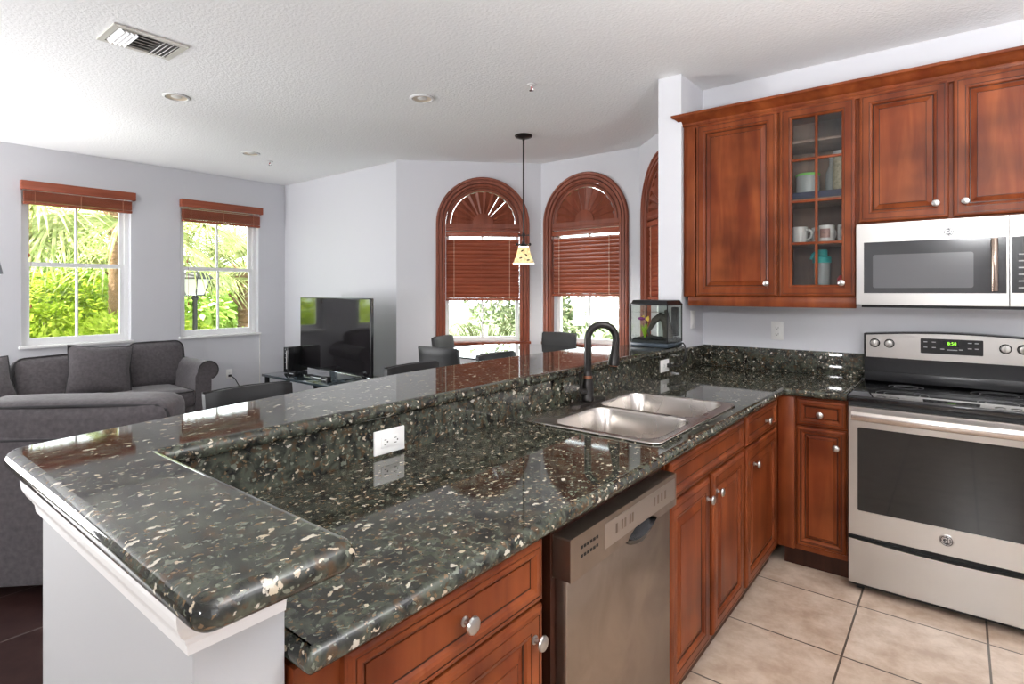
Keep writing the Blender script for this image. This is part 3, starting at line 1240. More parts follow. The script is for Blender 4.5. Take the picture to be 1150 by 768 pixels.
for k in range(n + 1):
    x = hx0 + (hx1 - hx0) * k / n
    s = math.sin(PI * k / n)
    rows.append([(x, -0.0372, 0.752 - 0.040 * s ** 0.7), (x, -0.045 - 0.004 * s, 0.752 - 0.034 * s ** 0.7), (x, -0.050, 0.752 - 0.022 * s), (x, -0.0372 - 0.004, 0.752 - 0.012 * s), (x, -0.0372, 0.752 + 0.01 * s)])
b.rings(rows, 0, True)
b.obj('pocket_handle', bplast_m, t)

# ------------------------------------------------------------------ sink + faucet
t = thing('kitchen_sink', 'double-bowl stainless drop-in sink set into the granite worktop', 'sink', (0, 0, 0.914))
x0, y0, x1, y1 = SINK
bowls = [(x0 + 0.112, y0 + 0.032, x1 - 0.030, y0 + 0.395), (x0 + 0.075, y0 + 0.425, x1 - 0.040, y1 - 0.030)]
b = B()
outer = rrect(x0, y0, x1, y1, 0.035)
slab(b, outer, 0.0005, 0.0075, 0.005, [rrect(*bw, 0.065)[::-1] for bw in bowls], 3)
b.obj('rim', sink_m, t)
for bw in bowls:
    b = B()
    rs = []
    for ins, z, rr in ((-0.004, 0.0078, 0.069), (0.0, 0.007, 0.065), (0.003, 0.0, 0.063), (0.010, -0.10, 0.06), (0.014, -0.15, 0.06), (0.024, -0.172, 0.06), (0.045, -0.180, 0.06)):
        rs.append([(px, py, z) for px, py in rrect(bw[0] + ins, bw[1] + ins, bw[2] - ins, bw[3] - ins, max(0.02, rr))])
    b.rings(rs, 0, True, False, True)
    o = b.obj('bowl', sink_m, t)
    d = B()
    cx, cy = (bw[0] + bw[2]) / 2, (bw[1] + bw[3]) / 2
    d.lathe([(0.044, 0.0), (0.044, 0.002), (0.036, 0.003), (0.030, 0.0005), (0.0, 0.0005)], 24, (cx, cy, -0.180))
    d.obj('drain', chrome_m, o)
b = B()
for ya, yb in ((y0 + 0.03, y0 + 0.30),):
    b.lathe([(0.018, 0.0), (0.018, 0.004), (0.012, 0.007), (0, 0.008)], 18, (x0 + 0.030, y0 + 0.34, 0.0072))
b.obj('hole_cover', chrome_m, t)

t = thing('faucet', 'dark bronze gooseneck pull-down faucet behind the sink', 'faucet', (0.082, -1.628, 0.9215))
b = B()
b.prism(rrect(-0.030, -0.125, 0.030, 0.125, 0.029), 0.0, 0.008, plane='xy', smooth=True)
b.obj('base_plate', bronze_m, t)
b = B()
b.lathe([(0.027, 0.008), (0.029, 0.014), (0.027, 0.022), (0.024, 0.030), (0.0245, 0.070), (0.022, 0.085), (0.019, 0.098), (0.0185, 0.104)], 24)
b.lathe([(0.020, 0.104), (0.0205, 0.110), (0.020, 0.117)], 24, mi=1)
b.lathe([(0.019, 0.117), (0.0175, 0.125), (0.016, 0.132), (0.0145, 0.14)], 24)
b.obj('body', [bronze_m, copper_m], t)
b = B()
dx, dy = 0.085, 0.075   # spout swings towards the sink and the range wall
rad = 0.062
ln = math.hypot(dx, dy)
ux, uy = dx / ln, dy / ln
zt = 0.275
pts = [(0, 0, 0.13), (0, 0, 0.18), (0, 0, 0.235)]
for k in range(0, 19):
    a = PI - PI * 1.06 * k / 18
    pts.append((ux * (rad + rad * math.cos(a)), uy * (rad + rad * math.cos(a)), zt + rad * math.sin(a)))
b.tube(pts, 0.0155, 14)
nk = b.obj('neck', bronze_m, t)
e = Vector(pts[-1])
dr = (Vector(pts[-1]) - Vector(pts[-2])).normalized()
b = B()
hp = [e - dr * 0.002, e + dr * 0.004, e + dr * 0.010, e + dr * 0.05, e + dr * 0.085, e + dr * 0.100, e + dr * 0.104]
b.tube(hp, [0.0150, 0.0165, 0.0155, 0.019, 0.0245, 0.026, 0.023], 18)
hd = b.obj('spray_head', bronze_m, t)
b = B()
b.tube([e + dr * 0.1035, e + dr * 0.107], [0.020, 0.019], 16)
b.obj('nozzle', copper_m, hd)
b = B()
b.tube([(0.0, -0.020, 0.050), (0.0, -0.040, 0.052), (-0.004, -0.048, 0.054)], [0.013, 0.014, 0.012], 14)
b.tube([(-0.004, -0.046, 0.050), (-0.004, -0.050, 0.075), (-0.004, -0.056, 0.115), (-0.004, -0.060, 0.140)], [0.011, 0.007, 0.0055, 0.007], 10)
b.obj('lever_handle', bronze_m, t)


# ------------------------------------------------------------------ outlets and switch
def outlet(label, loc, rz, horiz=False, color=plast_m, kind='duplex', name='power_outlet', cat='outlet', group='electrical outlets'):
    t = thing(name, label, cat, loc, rz, group)
    w, h = (0.115, 0.072) if horiz else (0.072, 0.115)
    b = B()
    b.box(-w / 2, -0.006, -h / 2, w / 2, 0.0, h / 2, 0.003)
    b.obj('cover_plate', color, t)
    b = B()
    sl = B()
    if kind == 'switch':
        b.box(-0.017, -0.009, -0.033, 0.017, -0.005, 0.033, 0.002)
        b.obj('rocker', color, t)
        return t
    iw, ih = (0.067, 0.033) if horiz else (0.033, 0.067)
    b.box(-iw / 2, -0.0085, -ih / 2, iw / 2, -0.005, ih / 2, 0.002)
    rc = b.obj('receptacle', color, t)
    for s in (-1, 1):
        for q in (-1, 1):
            x, z = (s * 0.019, q * 0.007) if horiz else (q * 0.007, s * 0.019)
            if horiz:
                sl.box(x - 0.004, -0.0091, z - 0.0010, x + 0.004, -0.008, z + 0.0010)
            else:
                sl.box(x - 0.0010, -0.0091, z - 0.004, x + 0.0010, -0.008, z + 0.004)
        x, z = (s * 0.019 + 0.008, 0) if horiz else (0, s * 0.019 - 0.008)
        sl.lathe([(0.0025, 0.008), (0.0025, 0.0091)], 8, (x, 0, z), '-y')
        sl.obj('socket_slots', bmat_m, rc)
        sl = B()
    return t


outlet('white horizontal outlet on the granite strip nearest the viewer', (0.0052, -2.655, 0.958), R(90), True)
ol2 = outlet('white outlet with a black plug in the granite strip below the fish tank', (0.0052, -0.640, 0.972), R(90), True)
outlet('white upright outlet on the wall under the glass-door cabinet', (0.465, -0.0002, 1.160), 0)
outlet('outlet with a black plug low on the wall beside the long sofa', (XL + 0.0002, -0.62, 0.424), R(90))
outlet('white rocker light switch on the shaded side of the wall stub', (0.0002, -0.185, 1.222), R(90), kind='switch', name='light_switch', cat='switch', group=None)
# plug and cord of the tank
t = thing('power_cable', 'black power cord looping from the fish tank to its outlet', 'cord', (0, 0, 0))
b = B()
b.box(0.014, -0.625, 0.960, 0.036, -0.598, 0.984, 0.004)
b.obj('plug', bmat_m, t)
b = B()
b.tube([(0.034, -0.60, 0.972), (0.055, -0.57, 0.965), (0.065, -0.52, 0.972), (0.062, -0.47, 1.0), (0.055, -0.44, 1.04), (0.046, -0.43, 1.075), (0.036, -0.435, 1.090), (0.022, -0.44, 1.085)], 0.0045, 8)
b.obj('cable', bmat_m, t)
t = thing('power_cable', 'black cord hanging from the low outlet beside the long sofa', 'cord', (0, 0, 0))
b = B()
b.box(XL + 0.010, -0.635, 0.395, XL + 0.034, -0.605, 0.420, 0.004)
b.obj('plug', bmat_m, t)
b = B()
b.tube([(XL + 0.03, -0.61, 0.405), (XL + 0.06, -0.58, 0.37), (XL + 0.07, -0.54, 0.29), (XL + 0.06, -0.50, 0.18), (XL + 0.05, -0.46, 0.06), (XL + 0.06, -0.40, 0.006)], 0.005, 8)
b.obj('cable', bmat_m, t)
b = B()
b.box(XL + 0.0005, -0.256, 0.095, XL + 0.010, -0.246, 0.865, 0.002)
tag(b.obj('cable_cover', plast_m), 'thin white cable strip running down the wall below the window sill', 'cable cover')

# ------------------------------------------------------------------ range
XR = 0.932
RW = 0.757
t = thing('range', 'stainless electric range with black glass top and oven window', 'range', (XR, -0.655, 0), 0)
b = B()
b.box(0.0, 0.0, 0.02, RW, 0.62, 0.885)
b.box(0.03, 0.02, 0.0, 0.06, 0.05, 0.02)
b.box(RW - 0.06, 0.02, 0.0, RW - 0.03, 0.05, 0.02)
b.box(0.03, 0.55, 0.0, 0.06, 0.58, 0.02)
b.box(RW - 0.06, 0.55, 0.0, RW - 0.03, 0.58, 0.02)
b.obj('body', bmat_m, t)
b = B()
b.box(-0.003, -0.018, 0.884, RW + 0.003, 0.585, 0.914, 0.007, 0, 3)
ring_m = pm('burner_ring_grey', (0.10, 0.10, 0.10), 0.3)
ct = b.obj('cooktop', bglass_m, t)
b = B()
for cx, cy, r in ((0.20, 0.15, 0.105), (0.56, 0.15, 0.085), (0.20, 0.41, 0.075), (0.56, 0.41, 0.105)):
    for rr in (r, r * 0.68):
        b = B()
        pts = [(cx + rr * math.cos(2 * PI * k / 48), cy + rr * math.sin(2 * PI * k / 48)) for k in range(48)]
        pts2 = [(cx + (rr - 0.0016) * math.cos(2 * PI * k / 48), cy + (rr - 0.0016) * math.sin(2 * PI * k / 48)) for k in range(48)]
        b.prism(pts, 0.9141, 0.9143, [pts2[::-1]], plane='xy')
        b.obj('burner_ring', ring_m, ct)
# oven door
b = B()
fx0, fx1, fz0, fz1 = 0.006, RW - 0.006, 0.270, 0.866
wx0, wx1, wz0, wz1 = 0.042, RW - 0.042, 0.385, 0.772
b.prism(rect(fx0, fz0, fx1, fz1), -0.038, -0.002, [rrect(wx0, wz0, wx1, wz1, 0.006, 3)])
dr_ = b.obj('oven_door', steel_m, t)
b = B()
b.prism(rect(wx0 - 0.004, wz0 - 0.004, wx1 + 0.004, wz1 + 0.004), -0.0365, -0.010)
b.obj('window', oven_m, dr_)
b = B()
hp = []
for k in range(25):
    u = k / 24
    hp.append((0.022 + (RW - 0.044) * u, -0.074 - 0.010 * math.sin(PI * u), 0.829))
rs = []
for p in hp:
    rs.append([(p[0], p[1] + 0.011 * math.cos(2 * PI * i / 14), p[2] + 0.021 * math.sin(2 * PI * i / 14)) for i in range(14)])
b.rings(rs, 0, True)
for x in (0.040, RW - 0.040):
    b.box(x - 0.014, -0.070, 0.818, x + 0.014, -0.037, 0.840, 0.004)
b.obj('handle', steel('handle_steel', (0.60, 0.55, 0.51), 0.22), dr_)
emblem(dr_, RW / 2 - 0.008, -0.0382, 0.333, 0.026)
# drawer with slightly arched top
b = B()
n = 20
arc = [(RW - 0.006 - (RW - 0.012) * k / n, 0.250 - 0.014 * math.sin(PI * k / n)) for k in range(n + 1)]
b.prism([(0.006, 0.045), (RW - 0.006, 0.045)] + arc, -0.036, -0.001)
b.obj('storage_drawer', steel_m, t)
# backguard with arched top
b = B()
arc = [(RW - RW * k / n, 1.172 + 0.018 * math.sin(PI * k / n)) for k in range(n + 1)]
full = [(0.0, 1.030), (RW, 1.030)] + arc
b.prism(full, 0.560, 0.648)
b.box(0.0, 0.575, 0.90, RW, 0.648, 1.035, mi=0)
bg = b.obj('backguard', bplast_m, t)
arc2 = [(RW - 0.010 - (RW - 0.020) * k / n, 1.164 + 0.018 * math.sin(PI * k / n)) for k in range(n + 1)]
b = B()
b.prism([(0.010, 1.044), (RW - 0.010, 1.044)] + arc2, 0.553, 0.561)
b.obj('fascia', steel_m, bg)
b = B()
b.box(0.004, 0.556, 0.914, RW - 0.004, 0.576, 0.968, 0.004)
b.obj('vent_trim', bplast_m, bg)
b = B()
b.prism(rrect(0.254, 1.080, 0.507, 1.158, 0.004, 2), 0.5505, 0.5535)
dp = b.obj('control_panel', bplast_m, bg)
b = B()
b.box(0.345, 0.5495, 1.121, 0.412, 0.5508, 1.149)
b.obj('clock_display', bglass_m, bg)
text_mesh('clock_digits', '8:58', 0.022, green_m, bg, (0.384, 0.5490, 1.135))
b = B()
for x, z in ((0.275, 1.140), (0.310, 1.140), (0.275, 1.112), (0.310, 1.112), (0.345, 1.106), (0.372, 1.103), (0.385, 1.103), (0.398, 1.103), (0.420, 1.106), (0.455, 1.142), (0.482, 1.142), (0.455, 1.114), (0.482, 1.114)):
    b.box(x - 0.008, 0.5497, z - 0.002, x + 0.008, 0.5506, z + 0.002)
b.obj('panel_lettering', mark_m, bg)
for x in (0.052, 0.118, 0.590, 0.655):
    b = B()
    b.lathe([(0.024, 0.0), (0.024, 0.003), (0.020, 0.006)], 24, (x, 0.553, 1.122), '-y', mi=1)
    b.lathe([(0.019, 0.006), (0.0185, 0.020), (0.016, 0.024), (0, 0.025)], 24, (x, 0.553, 1.122), '-y')
    b.box(x - 0.004, 0.520, 1.104, x + 0.004, 0.530, 1.140, 0.003)
    k = b.obj('knob', [steel_m, bplast_m], bg)

# ------------------------------------------------------------------ wall cabinets
YU = -0.325   # face frame front
t = thing('wall_cabinet', 'tall cherry wall cabinet with one solid door and one glass door', 'cabinet', (0.004, YU, 1.37), 0, 'cherry wall cabinets')
W, H = 0.921, 1.052
b = B()
dpt = 0.322
b.box(0, 0, 0, 0.018, dpt, H)
b.box(W - 0.018, 0, 0, W, dpt, H)
b.box(0, 0, H - 0.018, W, dpt, H)
b.box(0, 0, 0, W, dpt, 0.018)
b.box(0.535, 0, 0.018, 0.553, dpt, H - 0.018)
b.box(0.018, dpt - 0.008, 0.018, W - 0.018, dpt, H - 0.018, mi=1)
b.prism(rect(0, 0, W, H), -0.001, 0.018, [rect(0.10, 0.04, 0.515, H - 0.04), rect(0.585, 0.04, W - 0.035, H - 0.04)])
b.obj('carcass', [cherry_m, inner_m], t)
b = B()
b.box(0, -0.020, 0.0, 0.072, 0.0, H, 0.006)
b.obj('end_stile', cherry_m, t)
SHZ = (0.305, 0.545, 0.870)
for z in SHZ:
    b = B()
    b.box(0.555, 0.022, z - 0.016, W - 0.020, dpt - 0.010, z, 0.002)
    b.obj('shelf', inner_m, t)
add_door(t, 'door', 0.077, 0.004, 0.540, H - 0.004, door_prof, (0.487, 0.078))
# glass door
gx0, gx1, gz0, gz1 = 0.552, W - 0.002, 0.004, H - 0.004
ox0, ox1, oz0, oz1 = 0.617, 0.852, 0.074, 0.990
b = B()
prof = [(0, 0, 0), (0, 0.012, 0), (0.003, 0.017, 0), (0.009, 0.020, 0), (0.016, 0.0205, 0), (0.0165, 0.019, 1), (0.0185, 0.019, 1), (0.019, 0.0205, 0), (0.048, 0.0205, 0), (0.0485, 0.0185, 1), (0.0505, 0.0185, 1), (0.051, 0.020, 0), (0.060, 0.015, 0), (0.064, 0.010, 0), (0.064, 0.0, 0)]
vs = []
for ins, out, _ in prof:
    vs += [(gx0 + ins, -out, gz0 + ins), (gx1 - ins, -out, gz0 + ins), (gx1 - ins, -out, gz1 - ins), (gx0 + ins, -out, gz1 - ins)]
fs, ms = [], []
for k in range(len(prof) - 1):
    for i in range(4):
        j = (i + 1) % 4
        fs.append((k * 4 + i, k * 4 + j, k * 4 + 4 + j, k * 4 + 4 + i))
        ms.append(prof[k + 1][2])
b.add(vs, fs, 0, False, ms)
gd = b.obj('glass_door', [cherry_m, cherryd_m], t)
ox0, ox1, oz0, oz1 = gx0 + 0.062, gx1 - 0.062, gz0 + 0.062, gz1 - 0.062
b = B()
xm = (ox0 + ox1) / 2
b.box(xm - 0.007, -0.016, oz0, xm + 0.007, -0.004, oz1, 0.003)
for k in (1, 2, 3):
    z = oz0 + (oz1 - oz0) * k / 4
    b.box(ox0, -0.016, z - 0.007, ox1, -0.004, z + 0.007, 0.003)
b.obj('mullions', cherry_m, gd)
b = B()
b.box(ox0 - 0.003, -0.0045, oz0 - 0.003, ox1 + 0.003, -0.0020, oz1 + 0.003)
b.obj('pane', glass_m if False else cglass_m, gd)
k = knob_mesh()
k.v = [(p[0] + 0.858, p[1] - 0.0205, p[2] + 0.077) for p in k.v]
k.obj('knob', nickel_m, gd)
b = B()
b.box(0.026, -0.014, -0.056, W, 0.008, 0.0, 0.004)
b.box(0.026, 0.008, -0.040, W, dpt, -0.030)
b.obj('light_rail', cherry_m, t)

t = thing('wall_cabinet', 'cherry wall cabinet with two raised-panel doors above the microwave', 'cabinet', (0.926, YU, 1.752), 0, 'cherry wall cabinets')
W2_, H2 = 0.765, 0.670
b = B()
b.box(0, 0, 0, W2_, dpt, H2)
b.obj('carcass', cherry_m, t)
add_door(t, 'door', 0.012, 0.006, 0.381, H2 - 0.004, door_prof, (0.331, 0.075))
add_door(t, 'door', 0.397, 0.006, W2_ - 0.004, H2 - 0.004, door_prof, (0.442, 0.075))
# crown
b = B()
cp = [(0.0, 2.420), (0.004, 2.420), (0.007, 2.430), (0.007, 2.437), (0.014, 2.441), (0.022, 2.447), (0.040, 2.464), (0.052, 2.472), (0.058, 2.474), (0.058, 2.488), (0.0, 2.488)]
sweep_xy(b, [(0.004, -0.30), (0.004, -0.345), (1.692, -0.345)], cp, side=1)
b.box(0.006, -0.3440, 2.402, 1.690, -0.300, 2.436)
o = b.obj('crown_moulding', cherry_m)
tag(o, 'cherry crown moulding along the top of the wall cabinets', 'moulding')

# ------------------------------------------------------------------ microwave
t = thing('microwave', 'stainless over-the-range microwave under the short wall cabinet', 'microwave', (0.928, -0.345, 1.332), 0)
MW, MH = 0.760, 0.415
b = B()
b.box(0, 0.0, 0.0, MW, 0.340, MH)
b.box(0.02, 0.02, -0.012, MW - 0.02, 0.30, 0.0)
b.obj('body', bplast_m, t)
b = B()
DWX = 0.594
b.prism(rect(0.003, 0.004, DWX - 0.002, MH - 0.002), -0.036, -0.001, [rrect(0.040, 0.066, DWX - 0.030, 0.315, 0.008, 3)])
# steel surround keeps its black glass to the right edge
md = b.obj('door', steel_m, t)
b = B()
b.prism(rect(0.036, 0.062, DWX - 0.010, 0.319), -0.0375, -0.008)
b.obj('window', mwglass_m, md)
b = B()
b.prism(rrect(0.075, 0.088, DWX - 0.125, 0.255, 0.01, 3), -0.0380, -0.0372)
b.obj('window_screen', pm('window_mesh', (0.10, 0.10, 0.105), 0.12, spec=0.8), md)
b = B()
rs = []
for k in range(13):
    z = 0.072 + 0.240 * k / 12
    o_ = -0.060 - 0.008 * math.sin(PI * k / 12)
    rs.append([(DWX - 0.052 + 0.013 * math.cos(2 * PI * i / 12), o_ + 0.010 * math.sin(2 * PI * i / 12), z) for i in range(12)])
b.rings(rs, 0, True)
for z in (0.085, 0.299):
    b.box(DWX - 0.060, -0.058, z - 0.01, DWX - 0.044, -0.037, z + 0.01, 0.002)
b.obj('handle', bsteel_m, md)
emblem(md, 0.378, -0.0362, 0.352, 0.022)
b = B()
b.prism(rect(DWX + 0.002, 0.004, MW - 0.003, MH - 0.002), -0.036, -0.001, [rrect(DWX + 0.010, 0.066, MW - 0.030, 0.315, 0.008, 3)])
cp_ = b.obj('control_side', steel_m, t)
b = B()
b.prism(rect(DWX + 0.008, 0.064, MW - 0.028, 0.317), -0.0365, -0.010)
b.obj('control_panel', bplast_m, cp_)
b = B()
for r_ in range(6):
    for c_ in range(3):
        b.box(DWX + 0.030 + c_ * 0.034, -0.0372, 0.085 + r_ * 0.030, DWX + 0.052 + c_ * 0.034, -0.0364, 0.090 + r_ * 0.030)
b.obj('panel_lettering', mark_m, cp_)


# ------------------------------------------------------------------ things in the glass cabinet (world coordinates: shelf tops)
def zsh(k):
    return 1.37 + SHZ[k] + 0.0005


def mug(label, loc, rz, art):
    t = thing('mug', label, 'mug', loc, rz, 'mugs in the glass-door cabinet')
    b = B()
    b.lathe([(0.030, 0), (0.038, 0.002), (0.040, 0.010), (0.040, 0.090), (0.038, 0.092), (0.036, 0.090), (0.036, 0.010), (0.0, 0.008)], 24)
    b.obj('cup', mug_m, t)
    b = B()
    b.tube([(0.038, 0, 0.074), (0.055, 0, 0.074), (0.066, 0, 0.062), (0.068, 0, 0.046), (0.062, 0, 0.028), (0.050, 0, 0.020), (0.038, 0, 0.020)], 0.0055, 8)
    b.obj('handle', mug_m, t)
    if art:
        b = B()
        n = 10
        rs = [[(0.0405 * math.cos(a), 0.0405 * math.sin(a), z) for z in (0.022, 0.072)] for a in [R(-40 + 80 * k / n) for k in range(n + 1)]]
        b.rings(rs, 0, True, False, False, closed=False)
        o = b.obj('print', mugart_m, t, rz=R(-90) - rz + art)
    return t


mug('plain white mug, leftmost on the mug shelf', (0.635, -0.215, zsh(0)), R(-20), 0)
mug('small mug with a reddish print, second on the mug shelf', (0.715, -0.120, zsh(0)), R(180), 0.2)
mug('white mug with a coloured picture, third on the mug shelf', (0.770, -0.220, zsh(0)), R(60), -0.1)
mug('cream mug with its handle showing, rightmost on the mug shelf', (0.862, -0.215, zsh(0)), R(-110), 0)
# tray + jars
b = B()
b.box(0.575, -0.275, zsh(1), 0.900, -0.03, zsh(1) + 0.006)
b.box(0.575, -0.275, zsh(1), 0.900, -0.268, zsh(1) + 0.040)
b.box(0.575, -0.037, zsh(1), 0.900, -0.030, zsh(1) + 0.040)
b.box(0.575, -0.275, zsh(1), 0.582, -0.03, zsh(1) + 0.040)
b.box(0.893, -0.275, zsh(1), 0.900, -0.03, zsh(1) + 0.040)
tag(b.obj('serving_tray', navy_m), 'shallow navy tray on the shelf behind the glass door', 'tray')
zt = zsh(1) + 0.0065
t = thing('storage_jar', 'round clear jar with lime green bands on the navy tray', 'jar', (0.665, -0.16, zt))
b = B()
b.lathe([(0.058, 0.012), (0.060, 0.02), (0.060, 0.135), (0.058, 0.140)], 28)
b.obj('body', frost_m, t)
b = B()
b.lathe([(0.060, 0.0), (0.063, 0.002), (0.063, 0.012), (0.058, 0.0135)], 28)
b.lathe([(0.058, 0.1395), (0.063, 0.141), (0.063, 0.150), (0.05, 0.155), (0, 0.156)], 28)
b.obj('bands', lime_m, t)
t = thing('candy_jar', 'tall jar of coloured sweets with a white lid on the navy tray', 'jar', (0.845, -0.17, zt))
b = B()
b.lathe([(0.045, 0), (0.052, 0.004), (0.052, 0.215), (0.048, 0.222)], 28)
b.obj('body', candy_m, t)
b = B()
b.lathe([(0.050, 0.2225), (0.054, 0.224), (0.054, 0.250), (0.050, 0.256), (0, 0.258)], 28)
b.obj('lid', plast_m, t)
t = thing('glass_bottle', 'slim clear bottle behind the sweets jar', 'bottle', (0.775, -0.10, zt))
b = B()
b.lathe([(0.026, 0), (0.030, 0.004), (0.030, 0.15), (0.012, 0.20), (0.012, 0.235)], 20)
b.obj('body', frost_m, t)
b = B()
b.lathe([(0.0135, 0.2355), (0.0135, 0.258), (0, 0.26)], 16)
b.obj('cap', plast_m, t)
zb_ = 1.37 + 0.0185
t = thing('shaker_bottle', 'clear shaker bottle with a teal lid on the cabinet bottom', 'bottle', (0.735, -0.15, zb_))
b = B()
b.lathe([(0.034, 0), (0.038, 0.004), (0.044, 0.17), (0.044, 0.175)], 24)
b.obj('body', frost_m, t)
b = B()
b.lathe([(0.047, 0.1755), (0.048, 0.178), (0.048, 0.205), (0.040, 0.212), (0.028, 0.216), (0.028, 0.245), (0.024, 0.250), (0, 0.251)], 24)
b.tube([(-0.020, 0, 0.245), (-0.046, 0, 0.222), (-0.052, 0, 0.196)], 0.010, 10)
b.obj('lid', teal_m, t)
t = thing('squeeze_bottle', 'dark bottle with a red base on the cabinet bottom behind the glass', 'bottle', (0.845, -0.16, zb_))
b = B()
b.lathe([(0.030, 0), (0.034, 0.004), (0.034, 0.085), (0.024, 0.10), (0.018, 0.105)], 20)
b.obj('base', red_m, t)
b = B()
b.lathe([(0.018, 0.1055), (0.016, 0.12), (0.012, 0.17), (0.009, 0.24), (0.006, 0.26), (0, 0.262)], 18)
b.obj('neck', bplast_m, t)

# ------------------------------------------------------------------ fish tank on the bar
TK = (-0.215, -0.625, 0.018, -0.405)
ZK = 1.0712
t = thing('fish_tank', 'small glass fish tank with a black lid on the far end of the bar', 'fish tank', (0, 0, ZK))
x0, y0, x1, y1 = TK
b = B()
b.box(x0 - 0.002, y0 - 0.002, 0.0, x1 + 0.002, y1 + 0.002, 0.026, 0.006)
b.obj('base', pm('tank_base_plastic', (0.04, 0.055, 0.07), 0.25), t)
b = B()
for (a, c, d, e) in ((x0, y0, x1, y0 + 0.003), (x0, y1 - 0.003, x1, y1), (x0, y0 + 0.003, x0 + 0.003, y1 - 0.003), (x1 - 0.003, y0 + 0.003, x1, y1 - 0.003)):
    b.box(a, c, 0.026, d, e, 0.250)
b.obj('glass_wall', aq_m, t)
b = B()
for (a, c) in ((x0, y0), (x1, y0), (x1, y1), (x0, y1)):
    b.box(a - 0.002 if a == x0 else a - 0.003, c - 0.002 if c == y0 else c - 0.003, 0.026, a + 0.003 if a == x0 else a + 0.002, c + 0.003 if c == y0 else c + 0.002, 0.252)
b.obj('corner_trim', bplast_m, t)
b = B()
rs = []
for ins, z in ((-0.006, 0.248), (-0.006, 0.256), (0.0, 0.262), (0.006, 0.276), (0.010, 0.279)):
    rs.append([(px, py, z) for px, py in rrect(x0 + ins, y0 + ins, x1 - ins, y1 - ins, 0.012, 3)])
b.rings(rs, 0, True)
b.obj('lid', bplast_m, t)
b = B()
b.box(x1 - 0.040, y1 - 0.070, 0.06, x1 - 0.010, y1 - 0.020, 0.235, 0.005)
b.obj('filter', bplast_m, t)
b = B()
n = 12
top = [[(x0 + 0.005 + (x1 - x0 - 0.01) * i / n, y0 + 0.005 + (y1 - y0 - 0.01) * j / n, 0.048 + rng.uniform(-0.006, 0.008)) for j in range(n + 1)] for i in range(n + 1)]
b.rings(top, 0, True, closed=False)
b.box(x0 + 0.004, y0 + 0.004, 0.0265, x1 - 0.004, y1 - 0.004, 0.043)
o = b.obj('gravel', gravel_m, t)
o['kind'] = 'stuff'
b = B()
b.box(x0 + 0.004, y0 + 0.004, 0.205, x1 - 0.004, y1 - 0.004, 0.2055)
b.obj('water_surface', aq_m, t)
t = thing('driftwood', 'dark arched driftwood inside the fish tank', 'driftwood', (-0.085, -0.52, ZK + 0.044))
b = B()
b.tube([(0.055, 0.02, 0.0), (0.050, 0.018, 0.06), (0.040, 0.012, 0.12), (0.012, 0.0, 0.135), (-0.020, -0.010, 0.110), (-0.040, -0.018, 0.070), (-0.055, -0.020, 0.040), (-0.045, -0.022, 0.018), (-0.028, -0.020, 0.020)], [0.030, 0.028, 0.030, 0.026, 0.020, 0.014, 0.010, 0.008, 0.006], 10)
b.tube([(0.045, 0.016, 0.10), (0.055, 0.0, 0.15), (0.048, -0.005, 0.175)], [0.02, 0.014, 0.008], 8)
b.obj('trunk', drift_m, t)
t = thing('tank_plant', 'bright green leafy plant at the left inside the fish tank', 'plant', (-0.165, -0.535, ZK + 0.044))
b = B()
for k in range(11):
    a = 2 * PI * k / 11 + 0.3
    ln = rng.uniform(0.06, 0.105)
    d = Vector((math.cos(a), math.sin(a), 0))
    s = Vector((-d.y, d.x, 0))
    pts = []
    for q in range(5):
        u = q / 4
        p = d * (0.030 * u * u + 0.004) + Vector((0, 0, ln * u * (1 - 0.12 * u)))
        w = 0.006 * math.sin(PI * (0.15 + 0.8 * u))
        pts.append([tuple(p - s * w), tuple(p + s * w)])
    b.rings(pts, 0, True, closed=False)
leafmesh(b, 'leaves', plant_m, t)
t = thing('betta_fish', 'purple fish with yellow belly near the top of the tank', 'fish', (-0.175, -0.56, ZK + 0.165))
b = B()
b.lathe([(0.001, -0.026), (0.006, -0.02), (0.010, -0.006), (0.010, 0.006), (0.005, 0.020), (0.002, 0.026)], 12, axis='x')
b.obj('body', purple_m, t)
b = B()
b.prism([(0.024, 0.002), (0.046, 0.018), (0.050, 0.0), (0.045, -0.018), (0.024, -0.002)], -0.0007, 0.0007)
b.prism([(-0.008, 0.008), (0.016, 0.022), (0.018, 0.006)], -0.0007, 0.0007)
b.obj('fins', pm('yellow_fin', (0.65, 0.45, 0.05), 0.4), t)

# ------------------------------------------------------------------ ceiling fixtures
t = thing('ceiling_vent', 'rectangular air vent with white louvers in the ceiling', 'vent', (-2.10, -2.605, CEIL))
hx, hy = 0.135, 0.175
b = B()
b.prism([(-hx, -hy), (hx, -hy), (hx, hy), (-hx, hy)], -0.010, -0.0005, [rect(-hx + 0.028, -hy + 0.028, hx - 0.028, hy - 0.028)], plane='xy')
b.obj('frame', alum_m, t)
b = B()
b.box(-hx + 0.02, -hy + 0.02, -0.003, hx - 0.02, hy - 0.02, -0.0006)
b.obj('throat', ventdark_m, t)
b = B()
for s in (-1, 1):
    b = B()
    for k in range(4):
        y = s * (hy - 0.046 - 0.021 * k)
        bb = B()
        bb.box(-hx + 0.03, -0.014, -0.001, hx - 0.03, 0.014, 0.001)
        b.merge(bb, Matrix.Translation((0, y, -0.012)) @ Matrix.Rotation(R(42) * s, 4, 'X'))
    b.obj('end_louvers', white_m, t)
b = B()
for k in range(5):
    x = -hx + 0.055 + 0.04 * k
    bb = B()
    bb.box(-0.014, -0.048, -0.001, 0.014, 0.048, 0.001)
    b.merge(bb, Matrix.Translation((x, 0, -0.011)) @ Matrix.Rotation(R(25), 4, 'Y'))
b.obj('middle_louvers', alum_m, t)

